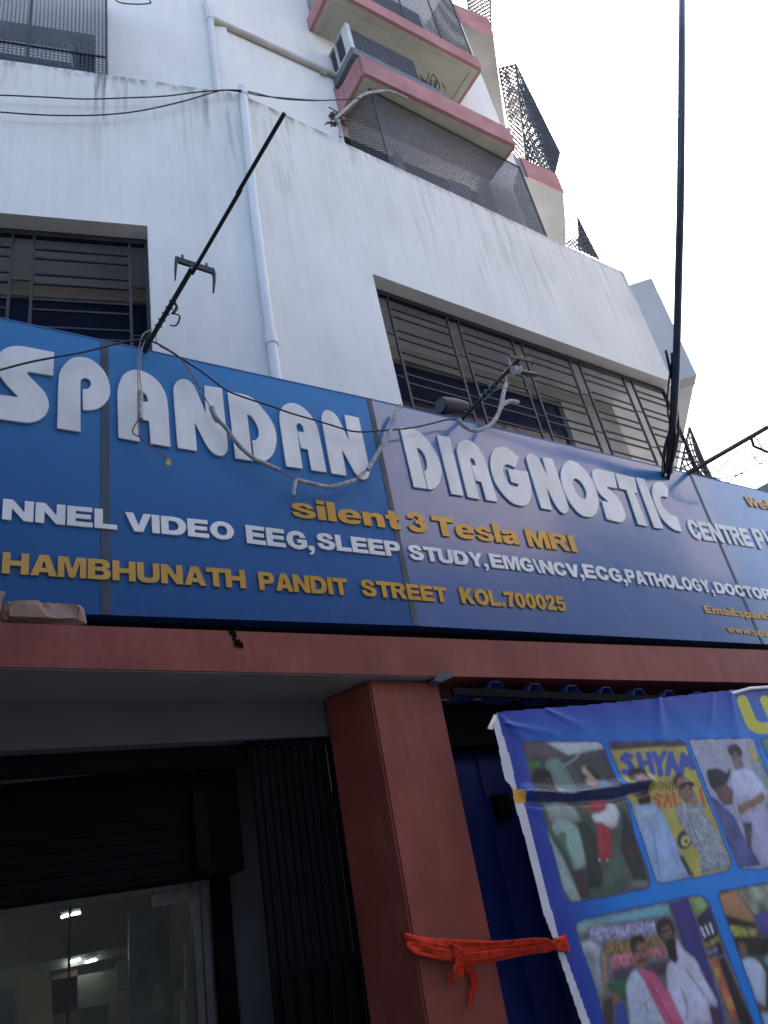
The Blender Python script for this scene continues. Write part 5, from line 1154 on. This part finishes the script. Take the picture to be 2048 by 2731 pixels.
for px in ((487, 690), (551, 712)): p = at(*px, Yk); MB().tube([p + V3(0, 0, -.01), p + V3(0, 0, .035)], .009, 6).build('bolt', MT['iron'], t)
tw_ = MB()
for k in range(5):
    f_ = .10 + .03 * k; p = a_.lerp(c_, f_)
    tw_.tube([p + V3(math.cos(q) * .024, math.sin(q) * .014, math.sin(q) * .024 + q * .002) for q in np.linspace(0, 2 * PI, 10)], .006, 4)
p = a_.lerp(c_, .17); tw_.tube(cr([p + V3(.03, 0, .0), p + V3(.09, -.02, -.02), p + V3(.07, 0, -.10), p + V3(.02, 0, -.12)], 4), .007, 4)
p = a_.lerp(c_, .20); tw_.tube(cr([p + V3(.03, 0, .05), p + V3(.05, 0, .01), p + V3(.02, 0, -.06)], 4), .012, 4)
tw_.build('wire_wrap', MT['dark_wire'], t)

t, a_, c_ = arm((1234, 1116), (1392, 950), 5.68, 5.88, .022, 'lamp_arm', 'short iron arm with twisted teal wire above the letter A of the second word')
MB().tube([a_ + V3(0, .12, -.02), a_, c_], .019, 8).build('lower_pole', MT['iron'], t)
Yk = c_.y
cb = MB(); cb.bar(at(1359, 950, Yk), at(1420, 963, Yk), .035, .016, (0, 1, 0)); cb.tube([at(1418, 962, Yk), at(1420, 972, Yk)], .01, 5); cb.build('crossbar', MT['iron'], t)
MB().tube([at(1392, 993, Yk + .1), at(1430, 1000, Yk + .1)], .022, 8).build('lamp_holder', MT['iron'], t)
MB().tube([at(1368, 988, Yk + .1), at(1390, 985, Yk + .08)], [.045, .03], 10).build('bulb_stub', MT['conduit'], t)
tw_ = MB()
for k in range(4):
    p = a_.lerp(c_, .36 + .07 * k)
    tw_.tube([p + V3(math.cos(q) * .032, 0, math.sin(q) * .032) for q in np.linspace(0, 2 * PI, 9)], .006, 4)
    tw_.tube([p + V3(.01, -.03, .0), p + V3(.05, -.03, .05)], .005, 4)
tw_.tube(cr([a_.lerp(c_, .3) + V3(0, -.03, -.03), a_.lerp(c_, .5) + V3(.02, -.03, -.04), at(1330, 1038, Yk)], 4), .006, 4)
tw_.build('wire_wrap', MT['cyan'], t)

t, a_, c_ = arm((1838, 1262), (2060, 1134), 5.62, 5.9, .02, 'lamp_arm', 'iron arm with a lamp bracket against the sky at the right end')
MB().tube([a_ + V3(0, .1, 0), a_, c_], .022, 8).build('lower_pole', MT['iron'], t)
MB().tube([a_ + V3(0, 0, .035), a_.lerp(c_, .95) + V3(0, 0, .03)], .008, 6).build('brace', MT['iron'], t)
Yk = a_.lerp(c_, .72).y
br = MB(); br.tube([at(2003, 1166, Yk), at(2010, 1190, Yk), at(2048, 1206, Yk), at(2075, 1210, Yk)], .02, 6); br.tube([at(2003, 1160, Yk), at(2020, 1172, Yk), at(2034, 1200, Yk)], .009, 6)
br.build('lamp_bracket', MT['iron'], t)
# old floodlight lying behind the sign edge
fl = thing('floodlight', 'old dark floodlight head lying on the top edge of the blue sign', 'floodlight', at(1210, 1085, 4.62))
p, q = at(1176, 1082, 4.62), at(1246, 1082, 4.60)
MB().tube([p, p.lerp(q, .12), p.lerp(q, .6), q], [.09, .09, .075, .04], 14).build('housing', MT['grey_iron'], fl)
MB().tube([p + V3(-.012, 0, 0), p], [.082, .086], 14).build('lens', MT['tinted_glass'], fl)
MB().bar(at(1205, 1105, 4.62), at(1205, 1085, 4.62), .02, .05).build('bracket', MT['iron'], fl)

# ------------------------------------------------------------------ cables
def cable(label, pts, r, mat, name='cable', n=6, sub=6, group=None, cat='cable'):
    p = cr(pts, sub); o = MB().tube(p, r, n).build(name, mat, origin=pts[0]); return tag(o, label, cat, group)
def wl(pl): return [atp(x, y, ANG_L, -.09) for x, y in pl]
def wr(pl): return [atp(x, y, ANG_R, -.09) for x, y in pl]
cable('upper of the two thin cables slung along the parapet top to the balcony', [atp(-80, 256, ANG_L, -.12)] + wl([(0, 254), (120, 259), (228, 264), (340, 261), (444, 256), (543, 244)]) + wr([(642, 241), (741, 262), (820, 268), (883, 267)]) + [at(960, 262, 5.12)], .0085, MT['dark_wire'])
cable('lower of the two thin cables sagging along the parapet', [atp(-80, 295, ANG_L, -.12)] + wl([(0, 299), (123, 307), (259, 307), (370, 296), (481, 272), (574, 245), (600, 241)]) + wr([(650, 246), (700, 256), (790, 264), (850, 268)]), .0085, MT['dark_wire'])
cable('loose wire end hanging at the top edge of the white tower', [at(x, y, 5.7) for x, y in ((295, -20), (312, 3), (340, 10), (380, 11), (395, 9), (402, 6), (390, -12))], .009, MT['dark_wire'])
f1 = lambda x, y, Y=YS - .10: at(x / 2.765, 850 + y / 2.765, Y)
f2 = lambda x, y, Y=YS - .10: at(500 + x / 2.765, 950 + y / 2.765, Y)
f3 = lambda x, y, Y=YS - .10: at(1020 + x / 3.318, 1080 + y / 3.318, Y)
cable('black cable swagged across the white letters of the first word', [f1(-80, 400), f1(0, 378), f1(200, 325), f1(400, 285), f1(600, 250), f1(760, 210), f1(900, 175), f1(1000, 158), f1(1090, 158), f1(1200, 205), f1(1330, 290), f1(1500, 400), f1(1640, 508), f2(340, 275), f2(480, 325), f2(620, 370), f2(760, 420), f2(900, 460), f2(1050, 505), f2(1200, 550), f2(1300, 558), f2(1420, 549), f3(0, 226), f3(150, 215), f3(300, 195), f3(450, 160), f3(580, 130), f3(680, 140)], .0075, MT['dark_wire'])
def conduit(label, segs, name='flexible_conduit'):
    t = thing(name, label, 'conduit', segs[0][0][0], 'wires hanging over the signboard')
    for pts, r, mt, nm in segs:
        p = cr(pts, 6)
        if nm == 'sleeve':
            rr = [r * (1 + .10 * (i % 2) + random.uniform(-.08, .08)) for i in range(len(p))]
            mb = MB().tube(p, rr, 8)
        else: mb = MB().tube(p, r, 5)
        mb.build(nm, MT[mt], t)
    return t
t = conduit('grey ribbed sleeve on a pair of wires hanging in front of the first letter A', [
    ([f1(1110, 85), f1(1060, 110), f1(1030, 190), f1(1015, 330), f1(1020, 530)], .0045, 'pale_wire', 'wire'),
    ([f1(1075, 150), f1(1040, 240), f1(1030, 420), f1(1046, 535)], .0045, 'pale_wire', 'wire'),
    ([f1(1035, 535), f1(1034, 560), f1(1034, 600), f1(1034, 640), f1(1034, 690), f1(1034, 740)], .0195, 'conduit', 'sleeve'),
    ([f1(1022, 745), f1(982, 808), f1(985, 848), f1(1030, 872)], .0045, 'dark_wire', 'wire'),
    ([f1(1018, 745), f1(1025, 820), f1(1030, 872), f1(1090, 920), f1(1160, 978), f1(1228, 1030)], .0048, 'red_wire', 'wire')])
q = [f1(1225, 1045), f1(1245, 1030), f1(1265, 1055), f1(1255, 1082), f1(1228, 1078)]
MB().prism(q, (0, .006, 0)).build('tag', MT['yellow'], t)
conduit('long frayed grey conduit slung below the first word from the arm to the sign top', [
    ([f1(1150, 115), f1(1165, 190), f1(1290, 255), f1(1350, 330), f1(1430, 460), f1(1490, 550), f1(1560, 665)], .0050, 'pale_wire', 'wire'),
    ([f1(1180, 205), f1(1300, 270), f1(1380, 360), f1(1460, 490), f1(1500, 570), f1(1565, 665)], .0045, 'red_wire', 'wire'),
    ([f2(178, 383), f2(200, 425), f2(228, 472), f2(258, 503), f2(285, 532), f2(318, 580), f2(350, 620), f2(390, 668), f2(430, 705), f2(475, 743), f2(520, 770), f2(600, 805), f2(680, 843)], .0165, 'conduit', 'sleeve'),
    ([f2(178, 375), f2(196, 430), f2(225, 480)], .022, 'conduit', 'sleeve'),
    ([f2(678, 845), f2(740, 880), f2(802, 908)], .0055, 'red_wire', 'wire'),
    ([f2(805, 910), f2(850, 925), f2(900, 935), f2(960, 950), f2(1040, 964), f2(1100, 955), f2(1150, 940), f2(1235, 915)], .0165, 'conduit', 'sleeve'),
    ([f2(797, 915), f2(788, 960), f2(780, 1000), f2(782, 1030)], .017, 'conduit', 'sleeve'),
    ([f2(1235, 905), f2(1280, 868), f2(1328, 835)], .005, 'red_wire', 'wire'),
    ([f2(1240, 915), f2(1290, 880), f2(1330, 835)], .0045, 'pale_wire', 'wire'),
    ([f2(1328, 838), f2(1360, 785), f2(1400, 720), f2(1435, 662), f2(1470, 610), f2(1492, 555), f2(1510, 500), f2(1525, 450), f2(1542, 410), f2(1572, 362)], .018, 'conduit', 'sleeve')])
fa = lambda x, y, Y=4.30: at(1100 + x / 3.95, 860 + y / 3.95, Y)
conduit('forked grey conduit looped under the short arm above the second word', [
    ([fa(487, 1018), fa(510, 1060), fa(545, 1095), fa(620, 1135), fa(670, 1138), fa(720, 1132), fa(780, 1105), fa(830, 1070), fa(870, 1020), fa(905, 960), fa(930, 880), fa(945, 800), fa(965, 720), fa(990, 640)], .020, 'conduit', 'sleeve'),
    ([fa(930, 900), fa(950, 865), fa(985, 845), fa(1020, 832), fa(1060, 832), fa(1115, 842)], .022, 'conduit', 'sleeve'),
    ([fa(955, 850), fa(975, 700), fa(985, 600), fa(950, 545), fa(1000, 500), fa(1030, 450), fa(1000, 370)], .012, 'pale_wire', 'wire')])
# thick bundle dropping from overhead to the sign corner
bp = [onz(1818, -60, 10.2), onz(1818, 120, 9.0), onz(1815, 500, 7.6), onz(1810, 720, 7.0), onz(1804, 960, 6.35), onz(1798, 1080, 6.05), onz(1790, 1180, 5.75), onz(1784, 1260, 5.55)]
tb = thing('cable_bundle', 'thick black overhead cable bundle dropping to the right end of the sign', 'cable', bp[-1])
MB().tube(cr(bp, 6), [.036 + .010 * (i / 42) for i in range(43)], 10).build('bundle', simple('black_cable_sheath', (.03, .045, .075, 1), .3, 0, .3, 6), tb)
for k in range(7):
    pts = [bp[4] + V3(random.gauss(0, .05), 0, .1), bp[5] + V3(random.gauss(0, .05), random.gauss(0, .03), 0), bp[6] + V3(random.gauss(-.02, .08), random.gauss(0, .05), -.05), bp[7] + V3(random.gauss(-.05, .1), .1, -.1)]
    MB().tube(cr(pts, 5), random.uniform(.008, .02), 5).build('strand', MT['dark_wire'], tb)
# far right: balcony lattice, thin sky wires
rl = thing('balcony_railing', 'lattice balcony railing against the sky above the right end of the sign', 'railing', at(1860, 1255, 6.3))
c4 = [at(1812, 1262, 6.3), at(1905, 1290, 6.3), at(1880, 1240, 6.3), at(1838, 1140, 6.3)]
lattice(MB(), c4, 5, 6, .035, 'diamond_rod').build('lattice', MT['iron'], rl)
fm = MB(); fm.tube([c4[3], c4[2] , c4[1]], .03, 5); fm.tube([c4[0], c4[3]], .02, 5); fm.tube([c4[0], c4[1]], .02, 5); fm.build('frame', MT['iron'], rl)
lattice(MB(), [at(1900, 1292, 6.0), at(1985, 1318, 6.0), at(1960, 1302, 6.0), at(1885, 1262, 6.0)], 6, 2, .03, 'diamond_rod').build('lattice', MT['iron'], rl)
for pts, lab in (([(1842, 1258), (1900, 1222), (1960, 1188), (2020, 1150), (2060, 1140)], 'slack black wire twisting along the right arm'), ([(1850, 1262), (1920, 1276), (1990, 1262), (2060, 1270)], 'black wire trailing just above the sign top at the right'),
                 ([(2000, 1200), (2015, 1225), (2030, 1238), (2060, 1232)], 'black wire drooping from the lamp bracket'), ([(1880, 1256), (1930, 1240), (1968, 1200), (1992, 1190)], 'short dark wire curling in the sky beside the right arm'),
                 ([(1890, 1262), (1960, 1242), (2010, 1222), (2060, 1195)], 'thin wire running off the right edge below the arm'),
                 ([(1930, 1295), (1975, 1262), (2020, 1240), (2060, 1222)], 'thinnest sky wire just over the right end of the sign'),
                 ([(1852, 1070), (1890, 1020), (1940, 945), (1992, 882)], 'hair thin wire rising diagonally into the white sky')):
    cable(lab, [at(x, y, 5.0) for x, y in pts], .005 if 'hair' in lab else .010, MT['dark_wire'], 'sky_wire', 4, 5, 'thin wires in the sky', 'wire')
cable('pale hair thin wire high in the white sky near the top edge', [at(x, y, 4.0) for x, y in ((1893, -20), (1905, 120), (1925, 300), (1932, 420))], .004, MT['pale_wire'], 'sky_wire', 4, 5, 'thin wires in the sky', 'wire')
rn = tag(MB().prism([at(2000, 1312, 6.0), at(2060, 1280, 6.0), at(2060, 1318, 6.0)], (0, .1, 0)).build('roof_sheet', MT['grey_iron'], origin=at(2000, 1312, 6.0)), 'dark sheet edge peeking over the sign at the right margin', 'roof sheet')
